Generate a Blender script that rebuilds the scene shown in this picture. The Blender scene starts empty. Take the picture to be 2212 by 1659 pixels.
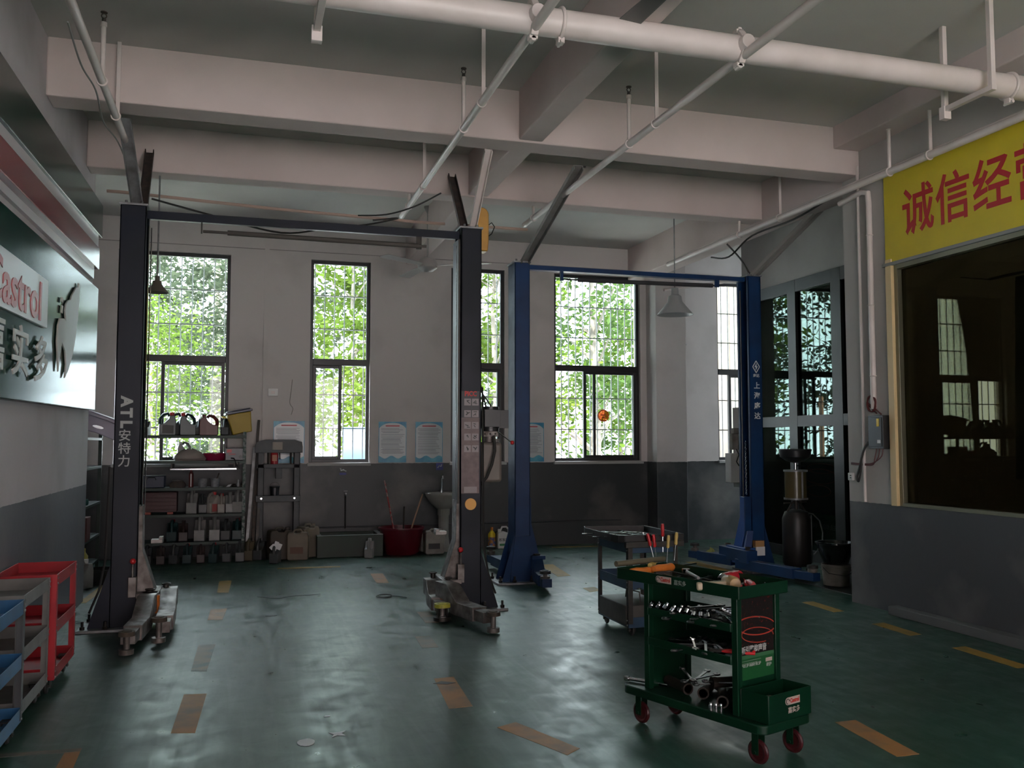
import bpy, bmesh, math, random
from mathutils import Vector, Matrix, Euler
PI = math.pi
random.seed(7)
SC = bpy.context.scene
COL = SC.collection

# ---------------------------------------------------------------- camera
F_PX, HORIZON, VPX = 1950.0, 955.0, 525.0
pitch = math.atan((HORIZON - 829.5) / F_PX)
yaw = math.atan(-(VPX - 1106.0) * math.cos(pitch) / F_PX)
cam_d = bpy.data.cameras.new('camera'); cam = bpy.data.objects.new('camera', cam_d); COL.objects.link(cam)
cam.location = (0, 0, 1.5); cam.rotation_euler = (PI / 2 + pitch, 0, -yaw)
cam_d.sensor_width = 36.0; cam_d.lens = 36.0 * F_PX / 2212.0; cam_d.clip_end = 300
SC.camera = cam

# ---------------------------------------------------------------- sky, sun, exposure
world = bpy.data.worlds.new('sky'); SC.world = world; world.use_nodes = True
wn = world.node_tree.nodes; wl = world.node_tree.links; wn.clear()
w_out = wn.new('ShaderNodeOutputWorld'); w_bg = wn.new('ShaderNodeBackground')
w_tc = wn.new('ShaderNodeTexCoord'); w_n = wn.new('ShaderNodeTexNoise'); w_r = wn.new('ShaderNodeValToRGB')
w_n.inputs['Scale'].default_value = 2.0
w_r.color_ramp.elements[0].color = (0.70, 0.85, 1.0, 1); w_r.color_ramp.elements[1].color = (0.88, 0.94, 1.0, 1)
wl.new(w_tc.outputs['Generated'], w_n.inputs['Vector']); wl.new(w_n.outputs['Fac'], w_r.inputs['Fac'])
wl.new(w_r.outputs['Color'], w_bg.inputs['Color']); w_bg.inputs['Strength'].default_value = 11.0
wl.new(w_bg.outputs['Background'], w_out.inputs['Surface'])
sun_d = bpy.data.lights.new('sun', 'SUN'); sun = bpy.data.objects.new('sun', sun_d); COL.objects.link(sun)
sun_d.energy = 16.0; sun_d.angle = math.radians(3); sun_d.color = (1.0, 0.93, 0.86)
sun.rotation_euler = (math.radians(38), 0, math.radians(-25))
vs = SC.view_settings
vs.view_transform = 'Standard'; vs.look = 'None'; vs.gamma = 1.0; vs.use_curve_mapping = False
vs.exposure = 0.88
SC.cycles.max_bounces = 10; SC.cycles.diffuse_bounces = 5; SC.cycles.glossy_bounces = 4
SC.cycles.transparent_max_bounces = 16; SC.cycles.caustics_reflective = False; SC.cycles.caustics_refractive = False
SC.cycles.sample_clamp_indirect = 12.0

# ---------------------------------------------------------------- materials
MATS = {}
def mat(name, col, rough=0.55, metal=0.0, col2=None, scale=6.0, lo=0.35, hi=0.7, bump=0.0, rough2=None, coat=0.0, detail=6.0, spec=None, alpha=None):
    if name in MATS: return MATS[name]
    m = bpy.data.materials.new(name); m.use_nodes = True
    nt = m.node_tree; b = nt.nodes['Principled BSDF']
    b.inputs['Base Color'].default_value = (*col, 1); b.inputs['Roughness'].default_value = rough
    b.inputs['Metallic'].default_value = metal
    if spec is not None: b.inputs['Specular IOR Level'].default_value = spec
    if coat: b.inputs['Coat Weight'].default_value = coat; b.inputs['Coat Roughness'].default_value = 0.06
    if col2 is not None or rough2 is not None or bump:
        tc = nt.nodes.new('ShaderNodeTexCoord'); n = nt.nodes.new('ShaderNodeTexNoise')
        n.inputs['Scale'].default_value = scale; n.inputs['Detail'].default_value = detail
        nt.links.new(tc.outputs['Object'], n.inputs['Vector'])
        mr = nt.nodes.new('ShaderNodeMapRange'); mr.inputs[1].default_value = lo; mr.inputs[2].default_value = hi
        nt.links.new(n.outputs['Fac'], mr.inputs[0])
        if col2 is not None:
            mx = nt.nodes.new('ShaderNodeMix'); mx.data_type = 'RGBA'
            mx.inputs[6].default_value = (*col, 1); mx.inputs[7].default_value = (*col2, 1)
            nt.links.new(mr.outputs[0], mx.inputs[0]); nt.links.new(mx.outputs[2], b.inputs['Base Color'])
        if rough2 is not None:
            r2 = nt.nodes.new('ShaderNodeMapRange'); r2.inputs[3].default_value = rough; r2.inputs[4].default_value = rough2
            nt.links.new(mr.outputs[0], r2.inputs[0]); nt.links.new(r2.outputs[0], b.inputs['Roughness'])
        if bump:
            bp = nt.nodes.new('ShaderNodeBump'); bp.inputs['Strength'].default_value = bump; bp.inputs['Distance'].default_value = 0.01
            nt.links.new(n.outputs['Fac'], bp.inputs['Height']); nt.links.new(bp.outputs['Normal'], b.inputs['Normal'])
    MATS[name] = m
    return m

def glass_mat(name, tint, ior=1.45, rough=0.0, gl=(1, 1, 1), boost=1.0):
    m = bpy.data.materials.new(name); m.use_nodes = True; nt = m.node_tree; nt.nodes.clear()
    o = nt.nodes.new('ShaderNodeOutputMaterial'); t = nt.nodes.new('ShaderNodeBsdfTransparent'); g = nt.nodes.new('ShaderNodeBsdfGlossy')
    fr = nt.nodes.new('ShaderNodeFresnel'); mx = nt.nodes.new('ShaderNodeMixShader'); mu = nt.nodes.new('ShaderNodeMath'); mu.operation = 'MULTIPLY'; mu.use_clamp = True
    geo = nt.nodes.new('ShaderNodeNewGeometry')
    t.inputs['Color'].default_value = (*tint, 1); g.inputs['Color'].default_value = (*gl, 1); g.inputs['Roughness'].default_value = rough
    fr.inputs['IOR'].default_value = ior; mu.inputs[1].default_value = boost
    nt.links.new(fr.outputs[0], mu.inputs[0]); nt.links.new(mu.outputs[0], mx.inputs[0])
    nt.links.new(t.outputs[0], mx.inputs[1]); nt.links.new(g.outputs[0], mx.inputs[2]); nt.links.new(mx.outputs[0], o.inputs['Surface'])
    MATS[name] = m
    return m

def wall_mat(name, upper, lower, h, stain=(0.30, 0.28, 0.26)):
    m = bpy.data.materials.new(name); m.use_nodes = True; nt = m.node_tree; b = nt.nodes['Principled BSDF']; N = nt.nodes; L = nt.links
    geo = N.new('ShaderNodeNewGeometry'); sep = N.new('ShaderNodeSeparateXYZ'); L.new(geo.outputs['Position'], sep.inputs[0])
    n1 = N.new('ShaderNodeTexNoise'); n1.inputs['Scale'].default_value = 14; L.new(geo.outputs['Position'], n1.inputs['Vector'])
    # slightly wavy paint edge
    ma = N.new('ShaderNodeMath'); ma.operation = 'MULTIPLY_ADD'; ma.inputs[1].default_value = 0.012; L.new(n1.outputs['Fac'], ma.inputs[0]); L.new(sep.outputs['Z'], ma.inputs[2])
    gt = N.new('ShaderNodeMath'); gt.operation = 'GREATER_THAN'; gt.inputs[1].default_value = h + 0.006; L.new(ma.outputs[0], gt.inputs[0])
    mx = N.new('ShaderNodeMix'); mx.data_type = 'RGBA'; mx.inputs[6].default_value = (*lower, 1); mx.inputs[7].default_value = (*upper, 1); L.new(gt.outputs[0], mx.inputs[0])
    n2 = N.new('ShaderNodeTexNoise'); n2.inputs['Scale'].default_value = 1.3; n2.inputs['Detail'].default_value = 8; L.new(geo.outputs['Position'], n2.inputs['Vector'])
    mr = N.new('ShaderNodeMapRange'); mr.inputs[1].default_value = 0.5; mr.inputs[2].default_value = 0.85; mr.inputs[4].default_value = 0.55; L.new(n2.outputs['Fac'], mr.inputs[0])
    m2 = N.new('ShaderNodeMix'); m2.data_type = 'RGBA'; m2.inputs[7].default_value = (*stain, 1); L.new(mr.outputs[0], m2.inputs[0]); L.new(mx.outputs[2], m2.inputs[6])
    L.new(m2.outputs[2], b.inputs['Base Color'])
    rr = N.new('ShaderNodeMapRange'); rr.inputs[3].default_value = 0.45; rr.inputs[4].default_value = 0.85; L.new(gt.outputs[0], rr.inputs[0]); L.new(rr.outputs[0], b.inputs['Roughness'])
    bp = N.new('ShaderNodeBump'); bp.inputs['Strength'].default_value = 0.15; bp.inputs['Distance'].default_value = 0.01; L.new(n1.outputs['Fac'], bp.inputs['Height']); L.new(bp.outputs['Normal'], b.inputs['Normal'])
    MATS[name] = m
    return m

def floor_mat():
    m = bpy.data.materials.new('green_epoxy_floor'); m.use_nodes = True; nt = m.node_tree; b = nt.nodes['Principled BSDF']; N = nt.nodes; L = nt.links
    geo = N.new('ShaderNodeNewGeometry')
    def noise(sc, det=8, dist=0.0, vec=None, rough=0.6):
        n = N.new('ShaderNodeTexNoise'); n.inputs['Scale'].default_value = sc; n.inputs['Detail'].default_value = det; n.inputs['Distortion'].default_value = dist; n.inputs['Roughness'].default_value = rough
        L.new(vec or geo.outputs['Position'], n.inputs['Vector']); return n.outputs['Fac']
    def rng(v, a, c, lo=0.0, hi=1.0):
        r = N.new('ShaderNodeMapRange'); r.inputs[1].default_value = a; r.inputs[2].default_value = c; r.inputs[3].default_value = lo; r.inputs[4].default_value = hi; L.new(v, r.inputs[0]); return r.outputs[0]
    def math2(op, a, c):
        q = N.new('ShaderNodeMath'); q.operation = op
        for i, s in enumerate((a, c)):
            if isinstance(s, (int, float)): q.inputs[i].default_value = s
            else: L.new(s, q.inputs[i])
        return q.outputs[0]
    def blob(x, y, rx, ry):   # worn patch of the coating; the smaller one also paints window glare
        mp = N.new('ShaderNodeMapping'); mp.inputs['Location'].default_value = (-x / rx, -y / ry, 0); mp.inputs['Scale'].default_value = (1 / rx, 1 / ry, 0)
        L.new(geo.outputs['Position'], mp.inputs[0])
        g = N.new('ShaderNodeTexGradient'); g.gradient_type = 'SPHERICAL'; L.new(mp.outputs[0], g.inputs[0]); return g.outputs['Fac']
    def mix(f, a, c):
        q = N.new('ShaderNodeMix'); q.data_type = 'RGBA'; L.new(f, q.inputs[0])
        for i, s in ((6, a), (7, c)):
            if isinstance(s, tuple): q.inputs[i].default_value = (*s, 1)
            else: L.new(s, q.inputs[i])
        return q.outputs[2]
    fine = noise(5.0, 10, 0.6); big = noise(0.8, 6); 
    st = N.new('ShaderNodeMapping'); st.inputs['Scale'].default_value = (14, 1.2, 1); st.inputs['Rotation'].default_value = (0, 0, 0.12); L.new(geo.outputs['Position'], st.inputs[0])
    streak = noise(1.0, 6, 0.8, st.outputs[0])
    wear_glare = math2('ADD', math2('ADD', blob(0.4, 6.6, 1.9, 4.2), math2('MULTIPLY', blob(2.5, 6.6, 1.0, 2.0), 0.9)), math2('MULTIPLY', math2('SUBTRACT', fine, 0.5), 2.2))
    wear_glare_m = rng(wear_glare, 0.15, 0.95)
    c1 = mix(rng(big, 0.35, 0.65), (0.011, 0.050, 0.030), (0.017, 0.066, 0.046))
    c2 = mix(math2('MULTIPLY', wear_glare_m, 0.8), c1, (0.060, 0.078, 0.080))
    sk = math2('MULTIPLY', rng(streak, 0.56, 0.72), math2('MULTIPLY', wear_glare_m, 0.45))
    c3 = mix(sk, c2, (0.15, 0.165, 0.175))
    dk = noise(11.0, 4, 1.5)
    c4 = mix(math2('MULTIPLY', rng(dk, 0.62, 0.72), 0.55), c3, (0.012, 0.014, 0.014))
    L.new(c4, b.inputs['Base Color'])
    rr = math2('ADD', rng(fine, 0.3, 0.7, 0.24, 0.46), math2('MULTIPLY', rng(streak, 0.35, 0.7), 0.10)); L.new(rr, b.inputs['Roughness'])
    b.inputs['Specular IOR Level'].default_value = 0.85
    bp = N.new('ShaderNodeBump'); bp.inputs['Strength'].default_value = 0.12; bp.inputs['Distance'].default_value = 0.003
    L.new(fine, bp.inputs['Height']); L.new(bp.outputs['Normal'], b.inputs['Normal'])
    MATS['floor'] = m
    return m

white_paint = mat('white_pipe_paint', (0.72, 0.64, 0.62), 0.4, col2=(0.60, 0.53, 0.50), scale=3)
grey_zinc = mat('grey_zinc', (0.30, 0.31, 0.32), 0.45, 0.5, col2=(0.16, 0.15, 0.15), scale=9)
brown_rust = mat('brown_rust', (0.10, 0.075, 0.06), 0.75, 0.2, col2=(0.05, 0.045, 0.045), scale=15)
navy = mat('navy_paint', (0.0075, 0.011, 0.022), 0.38, 0.0, col2=(0.010, 0.013, 0.019), scale=4, rough2=0.55, spec=0.25)
blue = mat('blue_paint', (0.009, 0.042, 0.13), 0.35, col2=(0.009, 0.030, 0.09), scale=4, rough2=0.5, spec=0.3)
blue_side = mat('sky_blue_paint', (0.010, 0.050, 0.105), 0.4, col2=(0.008, 0.032, 0.07), scale=7)
steel = mat('worn_steel', (0.22, 0.20, 0.19), 0.42, 0.6, col2=(0.10, 0.085, 0.075), scale=12, rough2=0.65)
dark_steel = mat('dark_greasy_steel', (0.018, 0.017, 0.016), 0.45, 0.3, col2=(0.035, 0.028, 0.02), scale=20)
chrome = mat('chrome', (0.65, 0.66, 0.68), 0.16, 1.0)
black_rubber = mat('black_rubber', (0.018, 0.017, 0.016), 0.6)
brown_rubber = mat('brown_rubber', (0.075, 0.055, 0.04), 0.8, col2=(0.035, 0.028, 0.02), scale=30)
black_plastic = mat('black_plastic', (0.02, 0.02, 0.022), 0.35)
dark_frame = mat('dark_window_frame', (0.022, 0.022, 0.024), 0.4)
green_paint = mat('green_cart_paint', (0.0018, 0.024, 0.0105), 0.35, col2=(0.0016, 0.017, 0.008), scale=5, spec=0.3)
green_rack = mat('green_rack_paint', (0.020, 0.045, 0.034), 0.5, col2=(0.013, 0.026, 0.021), scale=9)
chipped = mat('chipped_green_white', (0.03, 0.07, 0.055), 0.6, col2=(0.22, 0.25, 0.24), scale=25, lo=0.45, hi=0.55)
red_paint = mat('red_paint', (0.42, 0.018, 0.028), 0.35, col2=(0.32, 0.015, 0.025), scale=5)
grey_cart = mat('grey_cart_paint', (0.20, 0.20, 0.19), 0.45, col2=(0.13, 0.13, 0.125), scale=6)
blue_cart = mat('blue_cart_paint', (0.02, 0.13, 0.30), 0.35, col2=(0.02, 0.09, 0.20), scale=6)
red_knob = mat('red_plastic', (0.50, 0.015, 0.02), 0.35)
orange = mat('orange_plastic', (0.75, 0.22, 0.03), 0.45, col2=(0.50, 0.14, 0.03), scale=12)
yellow = mat('yellow_plastic', (0.78, 0.58, 0.03), 0.4)
white_plastic = mat('white_plastic', (0.72, 0.72, 0.70), 0.4)
dirty_white = mat('dirty_white_plastic', (0.36, 0.34, 0.31), 0.5, col2=(0.24, 0.22, 0.19), scale=8)
beige_plastic = mat('beige_plastic', (0.17, 0.14, 0.10), 0.5, col2=(0.12, 0.10, 0.07), scale=5)
grey_jug = mat('grey_jug_plastic', (0.045, 0.052, 0.054), 0.4, col2=(0.028, 0.032, 0.034), scale=9)
teal_jug = mat('teal_jug_plastic', (0.006, 0.026, 0.028), 0.35, col2=(0.009, 0.036, 0.037), scale=9)
silver_jug = mat('silver_jug_plastic', (0.24, 0.24, 0.235), 0.4, col2=(0.16, 0.165, 0.16), scale=6)
wine_jug = mat('dark_red_jug_plastic', (0.10, 0.011, 0.010), 0.35)
ceramic = mat('white_ceramic', (0.34, 0.34, 0.315), 0.2, col2=(0.25, 0.245, 0.22), scale=4)
tub_red = mat('crimson_tub_plastic', (0.10, 0.005, 0.014), 0.35)
grey_steel_frame = mat('grey_press_paint', (0.085, 0.093, 0.10), 0.55, col2=(0.06, 0.065, 0.07), scale=8)
paper = mat('white_paper', (0.75, 0.76, 0.78), 0.5)
wood_orange = mat('orange_brown_timber', (0.30, 0.14, 0.075), 0.7, col2=(0.20, 0.10, 0.06), scale=12)
cream = mat('cream_frame_paint', (0.72, 0.55, 0.30), 0.5)
ivory = mat('ivory_letters', (0.50, 0.47, 0.44), 0.45)
letter_white = mat('white_letters', (0.70, 0.72, 0.72), 0.5)
road_yellow = mat('worn_yellow_road_paint', (0.32, 0.20, 0.035), 0.6, col2=(0.15, 0.14, 0.05), scale=6, lo=0.5, hi=0.75)
road_orange = mat('worn_orange_road_paint', (0.34, 0.16, 0.05), 0.55, col2=(0.17, 0.12, 0.07), scale=5, lo=0.45, hi=0.7)
road_faint = mat('faded_orange_road_paint', (0.20, 0.13, 0.08), 0.5, col2=(0.08, 0.09, 0.08), scale=5, lo=0.4, hi=0.62)
win_glass = glass_mat('clear_window_glass', (0.93, 0.97, 0.95), 1.45)
door_glass = glass_mat('dusty_partition_glass', (0.42, 0.46, 0.44), 1.5, 0.0, (0.75, 0.85, 0.8), 0.28)
office_glass = glass_mat('olive_tinted_glass', (0.30, 0.285, 0.225), 1.5, 0.0, (0.85, 0.9, 0.70), 0.12)

# ---------------------------------------------------------------- mesh builder
class MB:
    def __init__(s): s.v = []; s.f = []; s.mi = []; s.mats = []; s.cur = 0
    def use(s, m):
        if m not in s.mats: s.mats.append(m)
        s.cur = s.mats.index(m); return s
    def add(s, vs, fs, M=None):
        k = len(s.v)
        for p in vs:
            p = Vector(p)
            s.v.append(tuple(M @ p) if M is not None else tuple(p))
        for f in fs: s.f.append([i + k for i in f]); s.mi.append(s.cur)
        return s
    def box(s, x0, x1, y0, y1, z0, z1, M=None):
        vs = [(x, y, z) for x in (x0, x1) for y in (y0, y1) for z in (z0, z1)]
        return s.add(vs, [(0, 1, 3, 2), (4, 6, 7, 5), (0, 4, 5, 1), (2, 3, 7, 6), (0, 2, 6, 4), (1, 5, 7, 3)], M)
    def cbox(s, c, d, M=None): return s.box(c[0]-d[0]/2, c[0]+d[0]/2, c[1]-d[1]/2, c[1]+d[1]/2, c[2]-d[2]/2, c[2]+d[2]/2, M)
    def bar(s, p0, p1, w, h, up=(0, 0, 1)):
        p0 = Vector(p0); p1 = Vector(p1); d = (p1 - p0); L = d.length; d.normalize()
        u = Vector(up)
        if abs(d.dot(u)) > 0.98: u = Vector((0, 1, 0))
        a = d.cross(u).normalized(); u = a.cross(d).normalized()
        M = Matrix(((d.x, a.x, u.x, p0.x), (d.y, a.y, u.y, p0.y), (d.z, a.z, u.z, p0.z), (0, 0, 0, 1)))
        return s.box(0, L, -w/2, w/2, -h/2, h/2, M)
    def cyl(s, p0, p1, r0, r1=None, n=14, caps=True):
        r1 = r0 if r1 is None else r1
        p0 = Vector(p0); p1 = Vector(p1); d = (p1 - p0).normalized()
        u = Vector((0, 0, 1)) if abs(d.z) < 0.95 else Vector((1, 0, 0))
        a = d.cross(u).normalized(); b = d.cross(a)
        vs = []
        for p, r in ((p0, r0), (p1, r1)):
            for i in range(n): t = 2*PI*i/n; vs.append(p + (a*math.cos(t) + b*math.sin(t))*r)
        fs = [(i, (i+1) % n, n+(i+1) % n, n+i) for i in range(n)]
        if caps: fs += [tuple(range(n))[::-1], tuple(range(n, 2*n))]
        return s.add(vs, fs)
    def tube(s, pts, r, n=8):
        P = [Vector(p) for p in pts]; rings = []; a = None
        for i, p in enumerate(P):
            d = (P[min(i+1, len(P)-1)] - P[max(i-1, 0)])
            if d.length < 1e-9: d = Vector((0, 0, 1))
            d.normalize()
            if a is None:
                u = Vector((0, 0, 1)) if abs(d.z) < 0.9 else Vector((1, 0, 0)); a = d.cross(u).normalized()
            else: a = (a - d*a.dot(d)); a = a.normalized() if a.length > 1e-6 else d.orthogonal().normalized()
            b = d.cross(a)
            rr = r[i] if isinstance(r, (list, tuple)) else r
            rings.append([p + (a*math.cos(2*PI*k/n) + b*math.sin(2*PI*k/n))*rr for k in range(n)])
        vs = [q for R in rings for q in R]; fs = []
        for i in range(len(P)-1):
            for k in range(n): fs.append((i*n+k, i*n+(k+1) % n, (i+1)*n+(k+1) % n, (i+1)*n+k))
        fs += [tuple(range(n))[::-1], tuple(range((len(P)-1)*n, len(P)*n))]
        return s.add(vs, fs)
    def lathe(s, prof, n=20, M=None, sx=1, sy=1):
        vs = []; fs = []; m = len(prof)
        for r, z in prof:
            for k in range(n): t = 2*PI*k/n; vs.append((r*math.cos(t)*sx, r*math.sin(t)*sy, z))
        for i in range(m-1):
            for k in range(n): fs.append((i*n+k, i*n+(k+1) % n, (i+1)*n+(k+1) % n, (i+1)*n+k))
        fs += [tuple(range(n))[::-1], tuple(range((m-1)*n, m*n))]
        return s.add(vs, fs, M)
    def prism(s, poly, ax, d0, d1, M=None):
        n = len(poly); vs = []
        for d in (d0, d1):
            for a, b in poly: vs.append({'x': (d, a, b), 'y': (a, d, b), 'z': (a, b, d)}[ax])
        return s.add(vs, [tuple(range(n))[::-1], tuple(range(n, 2*n))] + [(i, (i+1) % n, n+(i+1) % n, n+i) for i in range(n)], M)
    def torus(s, c, R, r, M=None, n=28, m=8, arc=1.0, axis='z', sx=1.0, sy=1.0):
        pts = []
        k = int(n*arc)
        for i in range(k+1):
            t = 2*PI*i/n; x, y = R*math.cos(t)*sx, R*math.sin(t)*sy
            p = {'z': Vector((x, y, 0)), 'y': Vector((x, 0, y)), 'x': Vector((0, x, y))}[axis] + Vector(c)
            pts.append(M @ p if M is not None else p)
        return s.tube(pts, r, m)
    def ball(s, c, r, n=14, sz=1.0):
        prof = [(max(1e-4, r*math.sin(PI*i/8)), -r*sz*math.cos(PI*i/8)) for i in range(9)]
        return s.lathe(prof, n, Matrix.Translation(c))
    def build(s, name, m=None, parent=None, bevel=0.0, smooth=True, seg=2):
        me = bpy.data.meshes.new(name); me.from_pydata(s.v, [], s.f)
        ms = s.mats if (m is None) else [m]
        for q in ms: me.materials.append(q)
        if m is None:
            for i, p in enumerate(me.polygons): p.material_index = s.mi[i]
        bm = bmesh.new(); bm.from_mesh(me); bmesh.ops.recalc_face_normals(bm, faces=bm.faces); bm.to_mesh(me); bm.free()
        if smooth:
            me.shade_smooth(); me.set_sharp_from_angle(angle=math.radians(38))
        o = bpy.data.objects.new(name, me); COL.objects.link(o)
        if parent is not None: o.parent = parent
        if bevel:
            b = o.modifiers.new('bevel', 'BEVEL'); b.width = bevel; b.segments = seg; b.limit_method = 'ANGLE'; b.angle_limit = math.radians(40)
        return o

def tag(o, label=None, cat=None, group=None, kind=None):
    if label: o['label'] = label
    if cat: o['category'] = cat
    if group: o['group'] = group
    if kind: o['kind'] = kind
    return o
def thing(name, label, cat, loc=(0, 0, 0), rz=0.0, group=None):
    o = bpy.data.objects.new(name, None); COL.objects.link(o); o.location = loc; o.rotation_euler = (0, 0, rz)
    o.empty_display_size = 0.1
    return tag(o, label, cat, group)
def struct(name, mb, m, bevel=0.0, smooth=False):
    return tag(mb.build(name, m, None, bevel, smooth), kind='structure')
def dup(root, loc, rot=None, label=None, group=None, scale=None):
    r = root.copy(); COL.objects.link(r); r.location = loc
    if rot is not None: r.rotation_euler = rot if isinstance(rot, (tuple, list)) else (0, 0, rot)
    if scale: r.scale = (scale, scale, scale) if isinstance(scale, (int, float)) else scale
    if label: r['label'] = label
    if group: r['group'] = group
    for ch in list(root.children):
        c = ch.copy(); COL.objects.link(c); c.parent = r
        for g in list(ch.children):
            d = g.copy(); COL.objects.link(d); d.parent = c
    return r
class Kind:
    """one of a kind: the first placement moves the prototype itself, later ones copy it"""
    def __init__(s, make): s.root = make(); s.used = False
    def place(s, loc, rot=0.0, label=None, group=None, scale=None):
        if s.used: return dup(s.root, loc, rot, label, group, scale)
        s.used = True; r = s.root; r.location = loc; r.rotation_euler = rot if isinstance(rot, (tuple, list)) else (0, 0, rot)
        if scale: r.scale = (scale, scale, scale) if isinstance(scale, (int, float)) else scale
        if label: r['label'] = label
        if group: r['group'] = group
        return r

def text(name, s, size, m, parent, origin, xdir, ydir, extrude=0.001, offset=0.0, sx=1.0, align='CENTER', shear=0.0):
    """flat lettering standing on the plane spanned by xdir and ydir"""
    cu = bpy.data.curves.new(name, 'FONT'); cu.body = s; cu.size = size; cu.extrude = extrude; cu.offset = offset; cu.shear = shear
    cu.align_x = align; cu.align_y = 'CENTER'; cu.resolution_u = 3
    o = bpy.data.objects.new(name, cu); COL.objects.link(o)
    dg = bpy.context.evaluated_depsgraph_get(); dg.update()
    me = bpy.data.meshes.new_from_object(o.evaluated_get(dg)); me.name = name
    bpy.data.objects.remove(o); bpy.data.curves.remove(cu)
    X = Vector(xdir).normalized() * sx; Y = Vector(ydir).normalized(); Z = Vector(xdir).cross(Vector(ydir)).normalized(); O = Vector(origin)
    me.transform(Matrix(((X.x, Y.x, Z.x, O.x), (X.y, Y.y, Z.y, O.y), (X.z, Y.z, Z.z, O.z), (0, 0, 0, 1))))
    me.materials.clear(); me.materials.append(m)
    t = bpy.data.objects.new(name, me); COL.objects.link(t)
    if parent is not None: t.parent = parent
    return t

def rot_z(a): return Matrix.Rotation(a, 4, 'Z')
def T(x, y, z): return Matrix.Translation((x, y, z))

# ================================================================ THE ROOM
YB = 12.62; ZC = 4.45; XL = -1.42; XR = 5.53
wall_up = (0.60, 0.565, 0.55); 
W_back = wall_mat('back_wall_paint', wall_up, (0.030, 0.036, 0.038), 1.205)
W_left = wall_mat('left_wall_paint', (0.62, 0.58, 0.60), (0.15, 0.155, 0.175), 1.10)
W_right = wall_mat('right_wall_paint', (0.46, 0.44, 0.42), (0.055, 0.056, 0.062), 0.945)
ceil_m = mat('ceiling_paint', (0.58, 0.56, 0.53), 0.9, col2=(0.50, 0.485, 0.46), scale=0.9)
beam_m = mat('beam_paint', (0.66, 0.56, 0.54), 0.85, col2=(0.56, 0.47, 0.45), scale=1.2)

b = MB(); b.box(-8, 14, -6, 12.85, -0.2, 0); floor = struct('floor', b, floor_mat())
b = MB(); b.box(-2.4, 12, -3.3, 12.85, ZC, ZC+0.25); ceiling = struct('ceiling', b, ceil_m)
def beam(x0, x1, y0, y1, z0, z1=ZC+0.01):
    q = MB(); q.box(x0, x1, y0, y1, z0, z1); return q.build('beam', beam_m, ceiling, 0.012, False)
beam(XL, XR+0.05, 7.10, 7.37, 4.015)
beam(XL, 5.62, 8.88, 9.12, 4.015)
beam(2.17, 2.38, -3.3, 7.10, 4.03); beam(2.17, 2.38, 7.37, 8.88, 4.03); beam(2.17, 2.38, 9.12, YB, 4.03)
beam(5.60, 5.92, 7.37, YB, 3.97)
beam(XR-0.28, XR+0.05, -3.3, 7.10, 4.24)
beam(XL, 2.17, 2.6, 2.9, 4.0); beam(2.38, XR-0.28, 2.6, 2.9, 4.0)

# back wall with five window holes
WIN = [(-1.60, -0.20), (0.86, 1.68), (2.84, 3.64), (4.41, 5.80), (7.12, 7.95)]
ZS, ZT, ZM = 1.22, 4.02, 2.61
b = MB(); xs = [-2.35] + [v for w in WIN for v in w] + [12.0]
for i in range(0, len(xs), 2): b.box(xs[i], xs[i+1], YB, YB+0.24, 0, ZC)
for w in WIN: b.box(w[0], w[1], YB, YB+0.24, 0, ZS); b.box(w[0], w[1], YB, YB+0.24, ZT, ZC)
wall_back = struct('wall_back', b, W_back)
q = MB(); q.box(5.90, 6.40, 12.28, YB+0.01, 0, ZC); q.build('pillar', W_back, wall_back, 0.006, False)
q = MB(); q.box(0.24, 0.30, YB-0.03, YB+0.01, 1.21, 4.2); q.build('pilaster_strip', W_back, wall_back, 0, False)
q = MB(); q.box(-2.3, 8.5, YB-0.012, YB+0.01, 4.12, 4.128); q.build('lintel_line', mat('grey_line', (0.3, 0.28, 0.27), 0.7), wall_back, 0, False)
b = MB(); b.box(XL-0.2, XL, -3.3, 9.42, 0, ZC+0.02); struct('wall_left', b, W_left)
b = MB(); b.box(-2.35, -2.15, 9.42, YB+0.1, 0, ZC+0.02); b.box(-2.35, XL-0.2, 9.22, 9.42, 0, ZC+0.02); struct('wall_left_recess', b, W_left)
# right wall with the office window opening
OY0, OY1, OZ0, OZ1 = 2.2, 6.74, 0.94, 3.08
b = MB()
b.box(XR, XR+0.22, OY1, 7.35, 0, ZC+0.02); b.box(XR, XR+0.22, -3.3, OY0, 0, ZC+0.02)
b.box(XR, XR+0.22, OY0, OY1, 0, OZ0); b.box(XR, XR+0.22, OY0, OY1, OZ1, ZC+0.02)
wall_right = struct('wall_right', b, W_right)
# front wall behind the camera with its wide entrance
b = MB(); b.box(-2.4, -1.0, -3.5, -3.3, 0, ZC); b.box(4.6, 6.2, -3.5, -3.3, 0, ZC); b.box(9.0, 12, -3.5, -3.3, 0, ZC); b.box(6.2, 9.0, -3.5, -3.3, 0, 1.0); b.box(6.2, 9.0, -3.5, -3.3, 3.0, ZC); b.box(-1.0, 4.6, -3.5, -3.3, 3.5, ZC)  # office opening put in to bring light into that room
struct('wall_front', b, W_right)
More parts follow.
